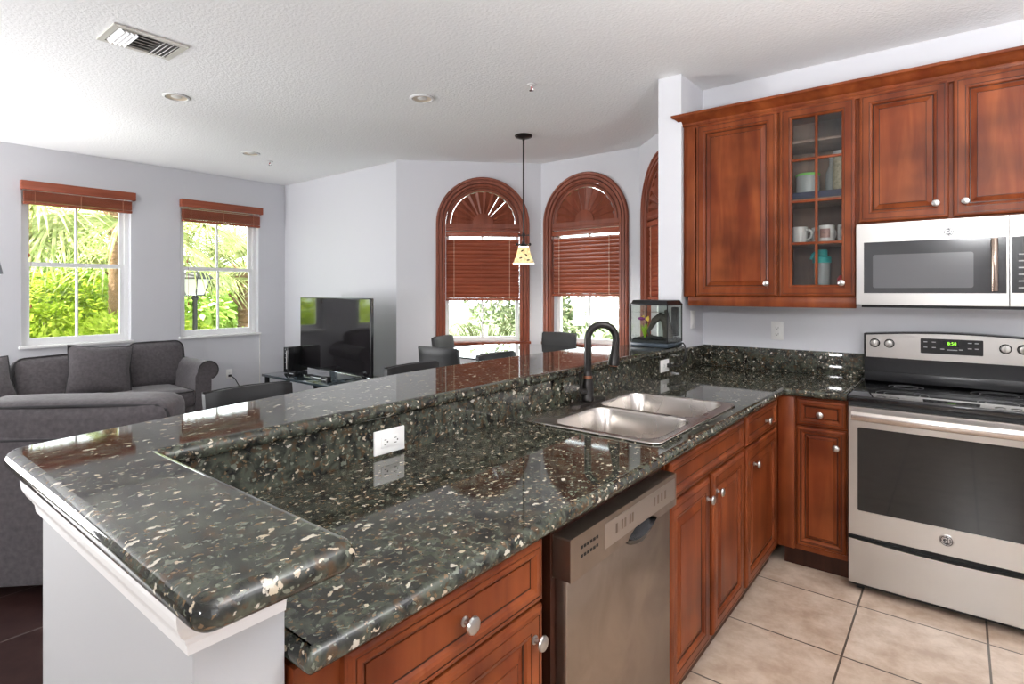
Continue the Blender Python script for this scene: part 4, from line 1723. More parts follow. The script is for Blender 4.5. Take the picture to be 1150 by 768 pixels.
cans = [((-2.890, -2.142), 'recessed ceiling light nearest the air vent'), ((-4.064, -1.032), 'recessed ceiling light in the far corner near the left windows'), ((-1.582, -1.068), 'recessed ceiling light closest to the pendant lamp')]
for i, ((x, y), lb) in enumerate(cans):
    if i == 0:
        t0 = t = thing('recessed_light', lb, 'ceiling light', (x, y, CEIL), 0, 'recessed ceiling lights')
        b = B()
        b.lathe([(0.086, -0.0005), (0.086, -0.004), (0.080, -0.009), (0.070, -0.010), (0.066, -0.006), (0.064, -0.001)], 36, cap=False)
        b.obj('trim_ring', white_m, t)
        b = B()
        b.lathe([(0.065, -0.006), (0.058, -0.003), (0.045, -0.0015), (0.0, -0.0010)], 36, cap=False)
        b.obj('reflector', can_m, t)
        b = B()
        b.lathe([(0.0, -0.007), (0.018, -0.0065), (0.030, -0.004), (0.034, -0.0016)], 24, cap=False)
        b.obj('bulb', bulb_m, t)
    else:
        dup(t0, (x, y, CEIL), 0, lb)
for i, ((x, y), lb) in enumerate([((-0.833, -0.799), 'small ceiling sprinkler head with a red bulb above the bay'), ((-4.244, -0.741), 'small ceiling sprinkler head in the far corner of the living room')]):
    if i == 0:
        t1 = t = thing('sprinkler_head', lb, 'sprinkler', (x, y, CEIL), 0, 'ceiling sprinkler heads')
        b = B()
        b.lathe([(0.032, -0.0005), (0.030, -0.004), (0.018, -0.007), (0.010, -0.008), (0.010, -0.016)], 20)
        b.obj('escutcheon', white_m, t)
        b = B()
        b.tube([(0.010, 0, -0.015), (0.012, 0, -0.026), (0.0, 0, -0.038)], 0.002, 6)
        b.tube([(-0.010, 0, -0.015), (-0.012, 0, -0.026), (0.0, 0, -0.038)], 0.002, 6)
        b.lathe([(0.016, -0.038), (0.016, -0.040), (0.0, -0.041)], 16)
        b.obj('deflector', chrome_m, t)
        b = B()
        b.lathe([(0.003, -0.016), (0.004, -0.024), (0.003, -0.037)], 10)
        b.obj('bulb', red_m, t)
    else:
        dup(t1, (x, y, CEIL), 0, lb)

# pendant
t = thing('pendant_lamp', 'slim dark pendant lamp with a small cream mosaic shade', 'pendant lamp', (-1.599, 0.121, CEIL))
b = B()
b.lathe([(0.076, -0.0005), (0.078, -0.006), (0.070, -0.018), (0.040, -0.028), (0.012, -0.032), (0.010, -0.045)], 30)
b.obj('canopy', bronze_m, t)
b = B()
b.tube([(0, 0, -0.03), (0, 0, -0.86)], 0.008, 10)
b.obj('rod', bronze_m, t)
b = B()
zz = -0.965
b.lathe([(0.008, -0.84), (0.014, -0.85), (0.014, -0.87), (0.008, -0.875), (0.012, -0.90), (0.014, -0.93), (0.030, -0.945), (0.040, -0.958), (0.042, zz)], 18)
for s in (-1, 1):
    b.tube([(0, 0, -0.862), (0.030 * s, 0.024 * s, -0.862)], 0.004, 8)
    b.lathe([(0.002, -0.870), (0.007, -0.866), (0.007, -0.858), (0.002, -0.854)], 10, (0.032 * s, 0.026 * s, 0))
    b.tube([(0, 0, -0.945), (0.040 * s, 0.032 * s, -0.940)], 0.005, 8)
    b.lathe([(0.003, -0.952), (0.010, -0.946), (0.010, -0.934), (0.003, -0.928)], 10, (0.044 * s, 0.035 * s, 0))
b.obj('socket', bronze_m, t)
b = B()


pl = bpy.data.lights.new('pendant_bulb', 'POINT')
pl.energy = 22
pl.shadow_soft_size = 0.03
pl.color = (1.0, 0.95, 0.87)
plo = bpy.data.objects.new('pendant_bulb', pl)
COL.objects.link(plo)
plo.parent = t
plo.location = (0, 0, -1.075)


def sqring(hw, z, ins=0.0):
    return [(px, py, z) for px, py in rrect(-hw, -hw, hw, hw, hw * 0.35, 4)]


rs = [sqring(h, z) for h, z in ((0.034, -0.958), (0.046, -0.964), (0.050, -0.985), (0.058, -1.02), (0.070, -1.06), (0.086, -1.098), (0.092, -1.107), (0.089, -1.108), (0.080, -1.09), (0.060, -1.03), (0.046, -0.97))]
b.rings(rs, 0, True, True, False)
sh = b.obj('lamp_shade', cream_m, t, rz=R(38))
b = B()
for (u, v, rot) in ((-0.012, -1.000, 0.5), (0.020, -1.035, -0.6), (-0.025, -1.062, 0.3), (0.038, -1.080, 0.2)):
    hw = 0.052 + (abs(v) - 0.985) * 0.30
    for side in range(4):
        pts = []
        for k in range(12):
            a = 2 * PI * k / 12
            px, pz = 0.014 * math.cos(a), 0.0065 * math.sin(a)
            qx, qz = px * math.cos(rot) - pz * math.sin(rot) + u, px * math.sin(rot) + pz * math.cos(rot) + v
            pts.append((qx, qz))
        lb = B()
        lb.add([(q[0], -(0.0515 + max(0, (abs(q[1]) - 0.985)) * 0.30), q[1]) for q in pts], [tuple(range(12))], 0)
        b.merge(lb, Matrix.Rotation(side * PI / 2, 4, 'Z'))
leafmesh(b, 'leaf_inlay', bronze_m, sh)

# ------------------------------------------------------------------ counter stools, table
STG = 'black leather counter-height stools'


def stool(label, loc, rz):
    t = thing('counter_stool', label, 'stool', loc, rz, STG)
    b = B()
    b.rbox(0.205, 0.205, 0.045, 0.030, (0.005, 0.005, 0.012), 8, (0, -0.02, 0.62))
    b.obj('seat', leather_m, t)
    # backrest: curved padded panel with stitched rows on its rear
    b = B()
    nx, nz = 14, 12
    fr, bk = [], []
    rs = []
    for j in range(nz + 1):
        v = j / nz
        z = 0.640 + 0.360 * v
        yb = 0.165 + 0.045 * v
        ring = []
        e = 1.0 if 0 < j < nz else 0.45
        for i in range(nx + 1):
            u = -1 + 2 * i / nx
            ring.append((0.188 * u, yb - 0.014 + 0.022 * (1 - u * u) * 0.9 - (0.020 * e * (1 - u ** 8)), z - (0.008 if j == nz else 0) * abs(u) ** 4))
        for i in range(nx, -1, -1):
            u = -1 + 2 * i / nx
            groove = 0.006 * abs(math.sin(v * PI * 5)) ** 0.5
            ring.append((0.190 * u, yb + 0.010 + 0.022 * (1 - u * u) * 0.9 + (0.012 * e + groove) * (1 - u ** 8), z - (0.008 if j == nz else 0) * abs(u) ** 4))
        rs.append(ring)
    b.rings(rs, 0, True)
    b.obj('backrest', leather_m, t)
    b = B()
    b.tube([(-0.189, 0.215, 0.996), (0, 0.232, 1.0), (0.189, 0.215, 0.996)], 0.004, 6)
    b.obj('piping', bmat_m, t)
    for sx in (-1, 1):
        for sy in (-1, 1):
            b = B()
            xa, ya = sx * 0.17, (0.15 if sy > 0 else -0.18)
            rs = []
            for z, k, w in ((0.0, 1.10, 0.015), (0.58, 1.0, 0.020)):
                rs.append([(xa * k + dx * w, ya * k + dy * w, z) for dx, dy in ((-1, -1), (1, -1), (1, 1), (-1, 1))])
            b.rings(rs, 0, False)
            b.obj('leg', bplast_m, t)
    b = B()
    for sy in (-0.19, 0.16):
        b.box(-0.17, sy - 0.010, 0.20, 0.17, sy + 0.010, 0.23, 0.003)
    for sx in (-0.175, 0.175):
        b.box(sx - 0.010, -0.18, 0.24, sx + 0.010, 0.15, 0.27, 0.003)
    b.obj('stretcher', bplast_m, t)
    return t


s0 = stool('black leather stool nearest the viewer along the bar, in front of the sofas', (-0.82, -2.560, 0), R(90))
dup(s0, (-0.82, -1.645, 0), R(90), 'black leather stool along the bar, right of the television')
dup(s0, (-0.82, -0.925, 0), R(90), 'black leather stool farthest along the bar, in front of the glass table')
dup(s0, (-1.600, -0.70, 0), R(183), 'black leather stool with ridged back turned to the viewer at the table')
dup(s0, (-2.09, -0.11, 0), R(108), 'black leather stool left of the glass table, catching window light')
dup(s0, (-1.69, 0.62, 0), R(3), 'black leather stool on the far side of the glass table by the bay')

t = thing('dining_table', 'round glass-topped counter-height table under the pendant lamp', 'table', (-1.59, 0.02, 0))
b = B()
b.lathe([(0.0, 0.885), (0.62, 0.885), (0.625, 0.891), (0.62, 0.897), (0.0, 0.897)], 64, cap=False)
b.obj('glass_top', tglass_m, t)
b = B()
b.lathe([(0.26, 0.0), (0.26, 0.03), (0.07, 0.06), (0.055, 0.10), (0.055, 0.82), (0.10, 0.86), (0.22, 0.872), (0.22, 0.8845)], 32)
b.obj('pedestal', bplast_m, t)

# ------------------------------------------------------------------ television group
t = thing('tv_stand', 'low black glass media stand in the living room corner', 'tv stand', (-3.65, -0.47, 0))
b = B()
b.box(-0.67, -0.32, 0.520, 0.67, 0.32, 0.545, 0.004)
b.obj('glass_top', standglass_m, t)
b = B()
b.box(-0.62, -0.27, 0.26, 0.62, 0.30, 0.272)
b.box(-0.62, -0.27, 0.05, 0.62, 0.30, 0.062)
b.obj('shelf', standglass_m, t)
b = B()
b.box(-0.66, 0.29, 0.05, 0.66, 0.31, 0.52)
b.obj('back_panel', bmat_m, t)
for sx in (-1, 1):
    for sy in (-1, 1):
        b = B()
        b.lathe([(0.024, 0.0), (0.024, 0.5195)], 16, (sx * 0.63, sy * 0.28, 0))
        b.obj('leg', bplast_m, t)
t = thing('television', 'flat-screen television on the black glass stand', 'television', (-3.565, -0.44, 0.5455), R(-5))
TW, TH = 0.69, 0.77
b = B()
b.box(-TW, -0.012, 0.045, TW, 0.022, 0.045 + TH - 0.025, 0.005)
b.box(-TW * 0.6, 0.02, 0.12, TW * 0.6, 0.05, 0.55, 0.01)
b.obj('bezel', bplast_m, t)
b = B()
b.box(-TW + 0.012, -0.0135, 0.072, TW - 0.012, -0.0118, 0.045 + TH - 0.036)
b.obj('screen', screen_m, t)
b = B()
b.box(-TW, -0.014, 0.045, TW, -0.011, 0.058)
b.obj('chrome_strip', chrome_m, t)
b = B()
b.prism(rrect(-0.28, -0.17, 0.28, 0.09, 0.02), 0.0, 0.010, plane='xy')
b.box(-0.05, -0.015, 0.01, 0.05, 0.015, 0.06)
b.tube([(-0.28, -0.172, 0.006), (0.28, -0.172, 0.006)], 0.006, 8, 1)
b.obj('stand_base', [standglass_m, chrome_m], t)
t = thing('game_console', 'upright black console box with small lights beside the television', 'console', (-4.225, -0.46, 0.5455), R(10))
b = B()
b.box(-0.035, -0.13, 0.0, 0.035, 0.13, 0.265, 0.004)
b.obj('case', bplast_m, t)
b = B()
for z in (0.24, 0.20, 0.15, 0.10):
    b.box(-0.012, -0.1312, z, -0.004, -0.1298, z + 0.008)
b.box(0.004, -0.1312, 0.04, 0.018, -0.1298, 0.23)
b.obj('indicator_lights', mark_m, t)
for i, (x, y, lb) in enumerate([(-3.93, -0.66, 'left'), (-3.33, -0.68, 'right')]):
    t = thing('media_box', 'small black box on the glass stand under the television\'s %s half' % lb, 'media box', (x, y, 0.5455), R(5))
    b = B()
    b.box(-0.045, -0.025, 0, 0.045, 0.025, 0.05, 0.004)
    b.obj('case', bplast_m, t)
    b = B()
    b.box(-0.03, -0.0258, 0.02, 0.03, -0.0249, 0.03)
    b.obj('front_strip', mark_m, t)


# ------------------------------------------------------------------ sofas
def puff(name, parent, c, h, r, bulge, rx=0.0, rz=0.0, pipe=True, mat=fabric_m, ry=0.0):
    M = Matrix.Translation(c) @ Matrix.Rotation(rz, 4, 'Z') @ Matrix.Rotation(rx, 4, 'X') @ Matrix.Rotation(ry, 4, 'Y')
    b = B()
    b.rbox(*h, r, bulge, 10)
    # gentle creases
    vs = []
    for p in b.v:
        k = 0.005 * math.sin(p[0] * 23 + p[2] * 17 + c[0] * 3) * math.sin(p[2] * 19 - p[0] * 7 + 1.3 + c[1])
        vs.append((p[0], p[1] + (k if p[1] < 0 else 0), p[2] + 0.6 * k))
    b.v = vs
    b.xform(M)
    o = b.obj(name, mat, parent)
    if pipe:
        q = B()
        ym = -h[1] + r * 0.35
        loop = [(x, ym, z) for x, z in rrect(-h[0] + 0.004, -h[2] + 0.004, h[0] - 0.004, h[2] - 0.004, min(r * 1.2, 0.08), 5)]
        loop.append(loop[0])
        if pipe == 'top':
            zm = h[2] - r * 0.35
            loop = [(x, y, zm) for x, y in rrect(-h[0] + 0.004, -h[1] + 0.004, h[0] - 0.004, h[1] - 0.004, min(r * 1.2, 0.08), 5)]
            loop.append(loop[0])
        q.tube([tuple(M @ Vector(p)) for p in loop], 0.0065, 6, cap=False)
        q.obj('piping', pipe_m, o)
    return o


def rolled_arm(parent, x, s, y0, y1, ztop):
    """arm as extruded scroll profile along y; s = +1 outer side towards +x"""
    r = 0.090
    zc = ztop - r
    prof = [(-0.10, 0.06), (0.045, 0.06), (0.05, zc - 0.075)]
    for k in range(15):
        a = R(-65 + 245 * k / 14)
        prof.append((0.020 + r * math.cos(a) * 1.05, zc + r * math.sin(a)))
    prof.append((-0.10, zc - 0.05))
    poly = [(x + s * px, z) for px, z in prof]
    if s < 0:
        poly = poly[::-1]
    b = B()
    b.prism(poly, y0, y1, smooth=True)
    a = b.obj('arm', fabric_m, parent)
    bv = a.modifiers.new('soft', 'BEVEL')
    bv.width = 0.015
    bv.segments = 3
    bv.limit_method = 'ANGLE'
    bv.angle_limit = R(50)
    q = B()
    q.tube([(px, y0 - 0.001, pz) for px, pz in poly[2:-1]], 0.006, 6)
    q.obj('piping', pipe_m, a)
    return a


# long sofa on the left wall: local x -> +Y, front (-y) -> +X
t = thing('sofa', 'long dark grey fabric sofa against the left wall under the windows', 'sofa', (-5.36, -2.335, 0), R(90), 'grey fabric sofas')
b = B()
hl = 1.10
b.box(-hl, -0.90, 0.06, hl, -0.02, 0.30, 0.02, 0, 3)
b.box(-hl, -0.24, 0.28, hl, -0.02, 0.74, 0.06, 0, 3)
b.obj('frame', fabric_m, t)
for x in (-hl + 0.08, hl - 0.08):
    for y in (-0.84, -0.08):
        b = B()
        b.lathe([(0.018, 0.0), (0.026, 0.06)], 12, (x, y, 0))
        b.obj('foot', bplast_m, t)
rolled_arm(t, hl - 0.055, 1, -0.93, -0.06, 0.715)
rolled_arm(t, -hl + 0.055, -1, -0.93, -0.06, 0.715)
puff('seat_cushion', t, (0.49, -0.60, 0.375), (0.455, 0.36, 0.085), 0.05, (0.0, 0.01, 0.022), pipe='top')
puff('seat_cushion', t, (-0.47, -0.60, 0.375), (0.495, 0.36, 0.085), 0.05, (0.0, 0.01, 0.022), pipe='top')
puff('back_cushion', t, (0.800, -0.335, 0.660), (0.255, 0.10, 0.225), 0.07, (0, 0.035, 0.012), rx=R(-12))
puff('back_cushion', t, (0.135, -0.345, 0.615), (0.43, 0.10, 0.210), 0.07, (0, 0.040, 0.008), rx=R(-13), ry=R(-2.2))
puff('back_cushion', t, (-0.66, -0.340, 0.620), (0.34, 0.10, 0.220), 0.07, (0, 0.040, 0.008), rx=R(-12))


def throw_pillow(label, loc, rz, rx, ry, s, group='throw pillows on the long sofa'):
    b = B()
    n = 14
    vs = []
    fs = []
    idx = {}
    for side in (-1, 1):
        for i in range(n + 1):
            for j in range(n + 1):
                u, v = -1 + 2 * i / n, -1 + 2 * j / n
                edge = (i in (0, n)) or (j in (0, n))
                th = 0.085 * ((1 - abs(u) ** 3.0) * (1 - abs(v) ** 3.0)) ** 0.6
                pin = 1 - 0.09 * (1 - abs(u * v)) * max(abs(u), abs(v)) ** 6
                key = (i, j, 0 if edge else side)
                if key not in idx:
                    idx[key] = len(vs)
                    wr = 0.004 * math.sin(9 * u + 5 * v) * math.sin(6 * v - 2 * u)
                    vs.append((s[0] * u * pin, side * th + (0 if edge else wr), s[1] * v * pin))
        for i in range(n):
            for j in range(n):
                q = []
                for a, c in ((i, j), (i + 1, j), (i + 1, j + 1), (i, j + 1)):
                    e = (a in (0, n)) or (c in (0, n))
                    q.append(idx[(a, c, 0 if e else side)])
                fs.append(q)
    b.add(vs, fs, 0, True)
    b.xform(Matrix.Rotation(rx, 4, 'X') @ Matrix.Rotation(ry, 4, 'Y'))
    t = thing('throw_pillow', label, 'pillow', loc, rz, group)
    c = b.obj('cover', fabric_m, t)
    loop = [idx[(i, 0, 0)] for i in range(n)] + [idx[(n, j, 0)] for j in range(n)] + [idx[(i, n, 0)] for i in range(n, 0, -1)] + [idx[(0, j, 0)] for j in range(n, -1, -1)]
    q = B()
    q.tube([b.v[k] for k in loop], 0.006, 6, cap=False)
    q.obj('piping', pipe_m, c)
    return t


throw_pillow('square grey pillow leaning against the back of the long sofa', (-4.775, -2.065, 0.690), R(90 - 6), R(-18), R(5), (0.245, 0.222))
throw_pillow('grey pillow at the far left end of the long sofa, cut by the frame', (-4.72, -2.93, 0.665), R(90 + 8), R(-24), R(-4), (0.27, 0.20))

# second sofa, its back towards the bar
SX, SY = -1.575, -2.700
t = thing('sofa', 'dark grey fabric sofa seen from behind beside the bar end', 'sofa', (SX - 0.70711 * 0.88, SY - 0.70711 * 0.88, 0), R(225), 'grey fabric sofas')
hl = 0.88
b = B()
b.box(-hl, -0.88, 0.05, hl, -0.03, 0.30, 0.02, 0, 3)
b.box(-hl, -0.22, 0.05, hl, 0.0, 0.745, 0.030, 0, 4)
b.obj('frame', fabric_m, t)
b = B()
b.tube([(-hl + 0.01, -0.004, 0.722), (hl - 0.01, -0.004, 0.722)], 0.006, 6)
b.obj('piping', pipe_m, t)
for x in (-hl + 0.08, hl - 0.08):
    for y in (-0.82, -0.07):
        b = B()
        b.lathe([(0.018, 0.0), (0.026, 0.05)], 12, (x, y, 0))
        b.obj('foot', bplast_m, t)
rolled_arm(t, hl - 0.06, 1, -0.90, -0.05, 0.66)
rolled_arm(t, -hl + 0.06, -1, -0.90, -0.05, 0.66)
for x in (-0.415, 0.415):
    puff('seat_cushion', t, (x, -0.56, 0.375), (0.40, 0.34, 0.085), 0.05, (0, 0.01, 0.02), pipe='top')
for x in (-0.445, 0.445):
    o = puff('back_cushion', t, (x, -0.150, 0.690), (0.438, 0.125, 0.200), 0.060, (0.0, 0.02, 0.010), rx=R(-4), pipe=False)
    q = B()
    q.tube([(x - 0.436, -0.060, 0.80), (x - 0.425, -0.050, 0.840), (x - 0.39, -0.040, 0.862), (x - 0.2, -0.030, 0.868), (x, -0.027, 0.870), (x + 0.2, -0.030, 0.868), (x + 0.39, -0.040, 0.862), (x + 0.425, -0.050, 0.840), (x + 0.436, -0.060, 0.80)], 0.008, 6)
    q.obj('piping', pipe_m, o)

# floor lamp at the left frame edge
t = thing('floor_lamp', 'grey-shaded lamp just entering the left edge of the frame', 'lamp', (-4.18, -3.035, 0))
b = B()
b.lathe([(0.14, 0.0), (0.14, 0.015), (0.02, 0.03)], 24)
b.obj('base', bplast_m, t)
b = B()
b.tube([(0, 0, 0.02), (0, 0, 1.55)], 0.012, 10)
b.obj('pole', bplast_m, t)
b = B()
b.lathe([(0.205, 1.53), (0.150, 1.80), (0.146, 1.80), (0.201, 1.53)], 32, cap=False)
b.obj('lamp_shade', shade_m, t)
b = B()
b.lathe([(0.0, 1.552), (0.018, 1.56), (0.030, 1.60), (0.024, 1.64), (0.0, 1.655)], 16)
b.obj('bulb', bulb_m, t)
pl = bpy.data.lights.new('floor_lamp_bulb', 'POINT')
pl.energy = 9
pl.shadow_soft_size = 0.04
pl.color = (1.0, 0.95, 0.88)
plo = bpy.data.objects.new('floor_lamp_bulb', pl)
COL.objects.link(plo)
plo.parent = t
plo.location = (0, 0, 1.70)

# ------------------------------------------------------------------ outdoors
GZ = -0.85
b = B()
b.box(-60, -40, GZ - 0.1, -5.62, 60, GZ)
b.box(-5.62, 1.75, GZ - 0.1, 40, 60, GZ)
o = b.obj('ground', lawn_m)
pv = B()
pv.box(-7.3, -20, GZ, -5.6, 20, GZ + 0.02)  # unseen strip added as a pale reflector, throws sun onto the ceiling
struct(pv.obj('path', pm('pale_bounce_strip', (0.62, 0.60, 0.55), 0.9, var=(4, 0.15))), 'added pale strip below the sills, unseen, bouncing sunlight up indoors', 'path')
struct(o, 'sunlit lawn outside the windows', 'ground')


def leaf(b, p, d, ln, wd, up):
    d = d.normalized()
    s = d.cross(up)
    s = s.normalized() if s.length > 1e-4 else Vector((1, 0, 0))
    n = s.cross(d)
    m = p + d * ln * 0.5 - n * ln * 0.06
    b.add([p, m + s * wd - n * -0.0, p + d * ln - n * ln * 0.16, m - s * wd], [(0, 1, 2, 3)])


def bush(name, label, cat, c, rad, n, ls, mat, group, seed, stems=6):
    r = random.Random(seed)
    t = thing(name, label, cat, (c[0], c[1], GZ), 0, group)
    b = B()
    cz = c[2] - GZ
    lobes = [(Vector((r.uniform(-.55, .55) * rad[0], r.uniform(-.55, .55) * rad[1], cz + r.uniform(-.45, .5) * rad[2])), r.uniform(0.35, 0.6)) for _ in range(11)]
    for k in range(n):
        lc, lr = r.choice(lobes)
        d = Vector((r.gauss(0, 1), r.gauss(0, 1), r.gauss(0, 1))).normalized()
        rr = lr * (0.55 + 0.45 * r.random() ** 0.5)
        p = lc + Vector((d.x * rad[0] * rr, d.y * rad[1] * rr, d.z * rad[2] * rr))
        if p.z < 0.02:
            continue
        dd = (d + Vector((r.uniform(-.8, .8), r.uniform(-.8, .8), r.uniform(-.5, .6)))).normalized()
        leaf(b, p, dd, ls * r.uniform(0.6, 1.3), ls * r.uniform(0.2, 0.34), Vector((r.uniform(-.6, .6), r.uniform(-.6, .6), 1)).normalized())
    leafmesh(b, 'leaves', mat, t)
    b = B()
    for k in range(stems):
        a = 2 * PI * k / stems
        b.tube([(0.06 * math.cos(a), 0.06 * math.sin(a), 0), (0.25 * rad[0] * math.cos(a), 0.25 * rad[1] * math.sin(a), cz * 0.6), (0.5 * rad[0] * math.cos(a), 0.5 * rad[1] * math.sin(a), cz + 0.1)], [0.03, 0.022, 0.01], 6)
    b.obj('stems', bark_m, t)
    return t


def fan_frond(b, pb, origin, d, petiole, blade, nbl, r, droop=0.35, spread=250):
    """petiole tube then a fan of folded blades; d = outward direction"""
    d = d.normalized()
    side = d.cross(Vector((0, 0, 1)))
    side = side.normalized() if side.length > 1e-3 else Vector((1, 0, 0))
    nrm = side.cross(d)
    c = origin + d * petiole - Vector((0, 0, 0.12 * petiole))
    pb.tube([origin, origin + d * petiole * 0.5 + Vector((0, 0, 0.02)), c], [0.022, 0.014, 0.009], 5)
    for k in range(nbl):
        a = R(-spread / 2 + spread * (k + r.uniform(-0.3, 0.3)) / (nbl - 1))
        bd = (d * math.cos(a) + side * math.sin(a)).normalized()
        L = blade * r.uniform(0.82, 1.08) * (0.72 + 0.28 * math.cos(a / 2))
        sd = bd.cross(nrm).normalized()
        pts = []
        for q in range(5):
            u = q / 4
            p = c + bd * L * u - Vector((0, 0, droop * L * u ** 2.2)) + nrm * 0.03 * math.sin(PI * u)
            w = 0.020 * math.sin(PI * min(1, 0.22 + 0.75 * u)) * blade
            pts.append([p - sd * w, p + nrm * 0.010, p + sd * w])
        for q in range(4):
            for j in range(2):
                b.add([pts[q][j], pts[q][j + 1], pts[q + 1][j + 1], pts[q + 1][j]], [(0, 1, 2, 3)])


def palm(label, loc, trunk_h, rad, fronds, seed):
    r = random.Random(seed)
    t = thing('fan_palm', label, 'palm tree', loc, 0, 'fan palms outside the left windows')
    b = B()
    rs = []
    z = 0
    k = 0
    prof = []
    while z < trunk_h:
        prof.append((rad * (1.0 if k % 2 else 0.86), z))
        z += 0.06
        k += 1
    b.lathe(prof, 14)
    tr = b.obj('trunk', trunk_m, t)
    b = B()
    for k in range(22):
        a = k * 2.4
        z = trunk_h - 0.9 + 0.042 * k
        b.tube([(rad * 0.8 * math.cos(a), rad * 0.8 * math.sin(a), z), (rad * 1.5 * math.cos(a), rad * 1.5 * math.sin(a), z + 0.14), ((rad * 1.5 + 0.12) * math.cos(a), (rad * 1.5 + 0.12) * math.sin(a), z + 0.26)], [0.035, 0.028, 0.018], 6)
    b.obj('leaf_stubs', trunk_m, tr)
    b = B()
    pb = B()
    for (az, el, pet, bl) in fronds:
        d = Vector((math.cos(R(az)) * math.cos(R(el)), math.sin(R(az)) * math.cos(R(el)), math.sin(R(el))))
        fan_frond(b, pb, Vector((0, 0, trunk_h - 0.1)), d, pet, bl, 34, r)
    leafmesh(b, 'fronds', palm_m, t)
    pb.obj('petioles', palm_m, t)
    return t


rr = random.Random(3)
fr1 = [(a + rr.uniform(-12, 12), e + rr.uniform(-8, 8), rr.uniform(0.9, 1.3), rr.uniform(0.95, 1.2)) for a, e in [(-120, -15), (-80, -30), (-50, -8), (-20, -25), (10, -5), (45, -30), (80, -10), (120, -25), (160, 0), (200, -20), (-100, 15), (-40, 20), (20, 25), (90, 20), (150, 25)]]
palm('fan palm with a shaggy trunk outside the window above the long sofa', (-8.7, -0.80, GZ), 3.95, 0.09, fr1 + [(-62, -28, 1.0, 1.25), (-72, -34, 1.35, 1.15)], 11)
fr2 = [(a + rr.uniform(-12, 12), e + rr.uniform(-8, 8), rr.uniform(0.55, 0.9), rr.uniform(0.9, 1.15)) for a, e in [(-110, -5), (-75, 5), (-40, -10), (-10, 5), (25, -5), (60, 0), (100, 10), (150, 0), (190, 10), (230, 0), (-90, 35), (-30, 40), (30, 35), (90, 40), (180, 45), (-60, 60), (40, 65)]]
palm('short fan palm with an orange-brown trunk behind the street lamp', (-10.6, 2.15, GZ), 2.75, 0.18, fr2, 12)
palm('far fan palm filling the right window behind the short palm', (-11.5, 0.2, GZ), 3.2, 0.16, [(a + rr.uniform(-12, 12), e + rr.uniform(-10, 10), 0.9, 1.2) for a, e in [(-110, -5), (-75, 5), (-40, -10), (-10, 5), (25, -5), (60, 0), (100, 10), (150, 0), (-90, 35), (-30, 40), (30, 35), (90, 40)]], 13)

BG = 'sunlit bushes outside the left windows'
k = 0
for (x, y, z, rx, ry, rz_, n, lb, mt, ls) in [
    (-8.1, -2.20, 0.35, 0.9, 0.9, 0.85, 3600, 'bright yellow-green bush directly below the left window', leafA_m, 0.115),
    (-8.0, -0.95, 0.50, 0.9, 0.8, 0.90, 3600, 'yellow-green bush at the lower right of the left window', leafA_m, 0.110),
    (-8.6, -3.0, 0.55, 1.2, 1.1, 1.0, 3400, 'tall green bush at the far left of the left window', leafA_m, 0.12),
    (-9.9, 0.35, 0.25, 0.8, 0.9, 0.85, 2000, 'yellow-green bush behind of the street lamp', leafA_m, 0.10),
    (-9.6, 1.35, 0.0, 0.6, 0.6, 0.65, 1500, 'low green bush beside the palm trunk', leafB_m, 0.09),
    (-10.8, -1.4, 0.8, 1.8, 1.8, 1.4, 8000, 'large loose bush behind the palm at the left window', leafA_m, 0.13),
    (-14.5, 1.5, 0.7, 2.0, 2.6, 1.5, 5200, 'broad hedge behind the street lamp', leafB_m, 0.30),
    (-15.5, 5.5, 0.8, 2.2, 2.8, 1.7, 5200, 'broad hedge right of the street lamp', leafB_m, 0.30),
    (-13.5, -2.0, 1.4, 2.2, 2.8, 2.1, 5600, 'tall pale hedge far beyond the left window', leafB_m, 0.30)]:
    k += 1
    bush('bush', lb, 'bush', (x, y, z), (rx, ry, rz_), n, ls, mt, BG, 100 + k)

# street lamp
t = thing('street_lamp', 'black lantern street lamp with white panes outside the right window', 'street lamp', (-8.22, 0.15, GZ), R(30))
b = B()
b.lathe([(0.09, 0), (0.09, 0.12), (0.045, 0.20), (0.038, 0.24), (0.034, 2.10), (0.05, 2.12), (0.05, 2.15), (0.034, 2.175)], 16)
b.obj('post', bmat_m, t)
zb0 = 2.18
kk = 0.64
b = B()
q0 = [(-0.15 * kk, -0.15 * kk), (0.15 * kk, -0.15 * kk), (0.15 * kk, 0.15 * kk), (-0.15 * kk, 0.15 * kk)]
h1 = 0.27
lo = [(x * 0.95, y * 0.95, zb0) for x, y in q0]
hi = [(x * 1.65, y * 1.65, zb0 + h1) for x, y in q0]
for p, q in zip(lo, hi):
    b.tube([p, q], 0.010, 6)
for ring in (lo, hi):
    for i in range(4):
        b.tube([ring[i], ring[(i + 1) % 4]], 0.010, 6)
b.obj('lantern_frame', bmat_m, t)
b = B()
b.rings([[(x * 0.93, y * 0.93, zb0 + 0.005) for x, y in q0], [(x * 1.60, y * 1.60, zb0 + h1 - 0.004) for x, y in q0]], 0, False)
b.obj('panes', lampglass_m, t)
b = B()
b.rings([[(x * 2.0, y * 2.0, zb0 + h1) for x, y in q0], [(x * 1.95, y * 1.95, zb0 + h1 + 0.02) for x, y in q0], [(x * 1.2, y * 1.2, zb0 + h1 + 0.09) for x, y in q0], [(x * 0.2, y * 0.2, zb0 + h1 + 0.115) for x, y in q0]], 0, False)
b.obj('lantern_roof', bmat_m, t)


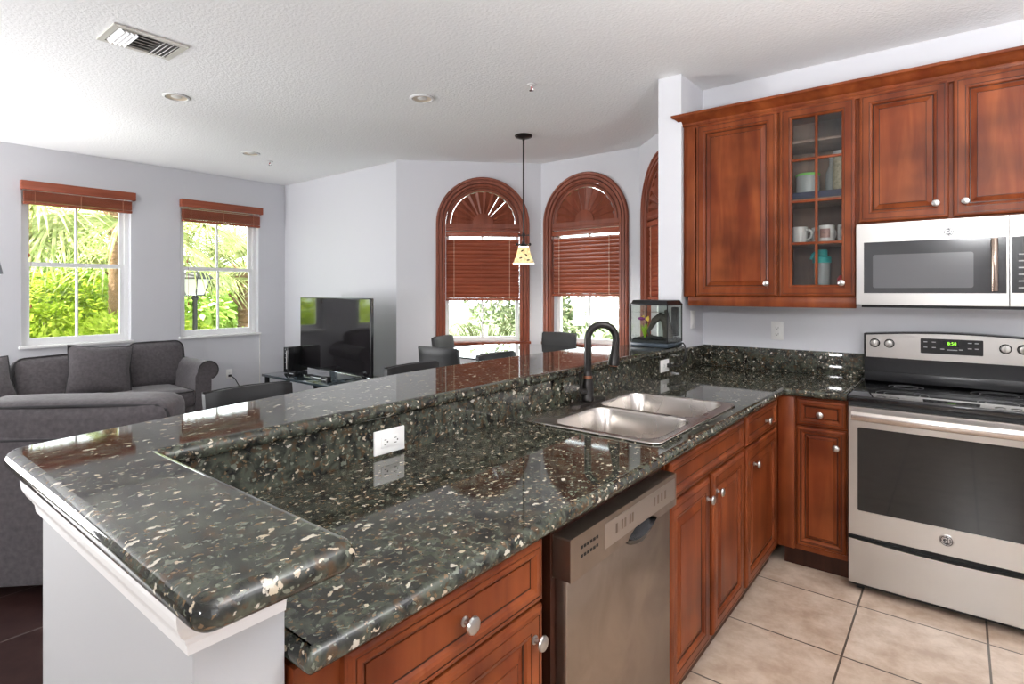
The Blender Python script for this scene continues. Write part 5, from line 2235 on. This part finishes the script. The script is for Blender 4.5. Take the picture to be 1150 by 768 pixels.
# fountain-like plants and pale trees beyond the bay
def fountain(label, loc, h, n, seed):
    r = random.Random(seed)
    t = thing('fountain_grass', label, 'ornamental grass', (loc[0], loc[1], GZ), 0, 'arching pale plants outside the bay')
    b = B()
    for k in range(n):
        a = r.uniform(0, 2 * PI)
        el = r.uniform(0.35, 1.25)
        L = h * r.uniform(0.75, 1.25)
        d = Vector((math.cos(a) * math.cos(el), math.sin(a) * math.cos(el), math.sin(el)))
        s = Vector((-math.sin(a), math.cos(a), 0))
        prev = None
        for q in range(7):
            u = q / 6
            p = d * L * u - Vector((0, 0, L * 0.62 * u ** 2.6)) + Vector((0.1 * math.cos(a), 0.1 * math.sin(a), 0))
            w = 0.020 * (1 - u * 0.85)
            cur = (p - s * w, p + s * w)
            if prev:
                b.add([prev[0], prev[1], cur[1], cur[0]], [(0, 1, 2, 3)])
            prev = cur
    leafmesh(b, 'blades', fount_m, t)
    b = B()
    b.lathe([(0.16, 0.0), (0.14, 0.2), (0.05, 0.35)], 10)
    b.obj('crown', bark_m, t)
    return t


fountain('pale arching plant low in the left bay window', (-4.9, 3.4), 3.1, 620, 1)
fountain('second pale arching plant at the right of the left bay window', (-4.0, 4.3), 2.7, 520, 2)
fountain('pale arching plant at the far left of the left bay window', (-6.8, 5.6), 3.3, 520, 3)
k = 0
for (x, y, z, rx, ry, rz_, n, lb, mt) in [
    (-7.5, 8.5, 1.0, 2.4, 2.0, 1.8, 3000, 'pale tree crown far beyond the left bay window', leafC_m),
    (-3.0, 7.0, 0.9, 1.6, 1.5, 1.6, 2600, 'pale green tree behind the middle bay window', leafC_m),
    (-1.6, 5.2, 0.2, 0.9, 0.9, 0.9, 1800, 'green bush low in the middle bay window', leafB_m),
    (-4.6, 10.5, 1.6, 2.2, 2.0, 2.4, 2800, 'tall pale tree between the two bay windows', leafC_m),
    (0.6, 7.5, 1.0, 1.8, 1.6, 1.7, 2400, 'pale tree outside the half-hidden bay window', leafC_m)]:
    k += 1
    bush('tree', lb, 'tree', (x, y, z), (rx, ry, rz_), n, 0.20, mt, 'pale trees beyond the bay', 200 + k, 5)
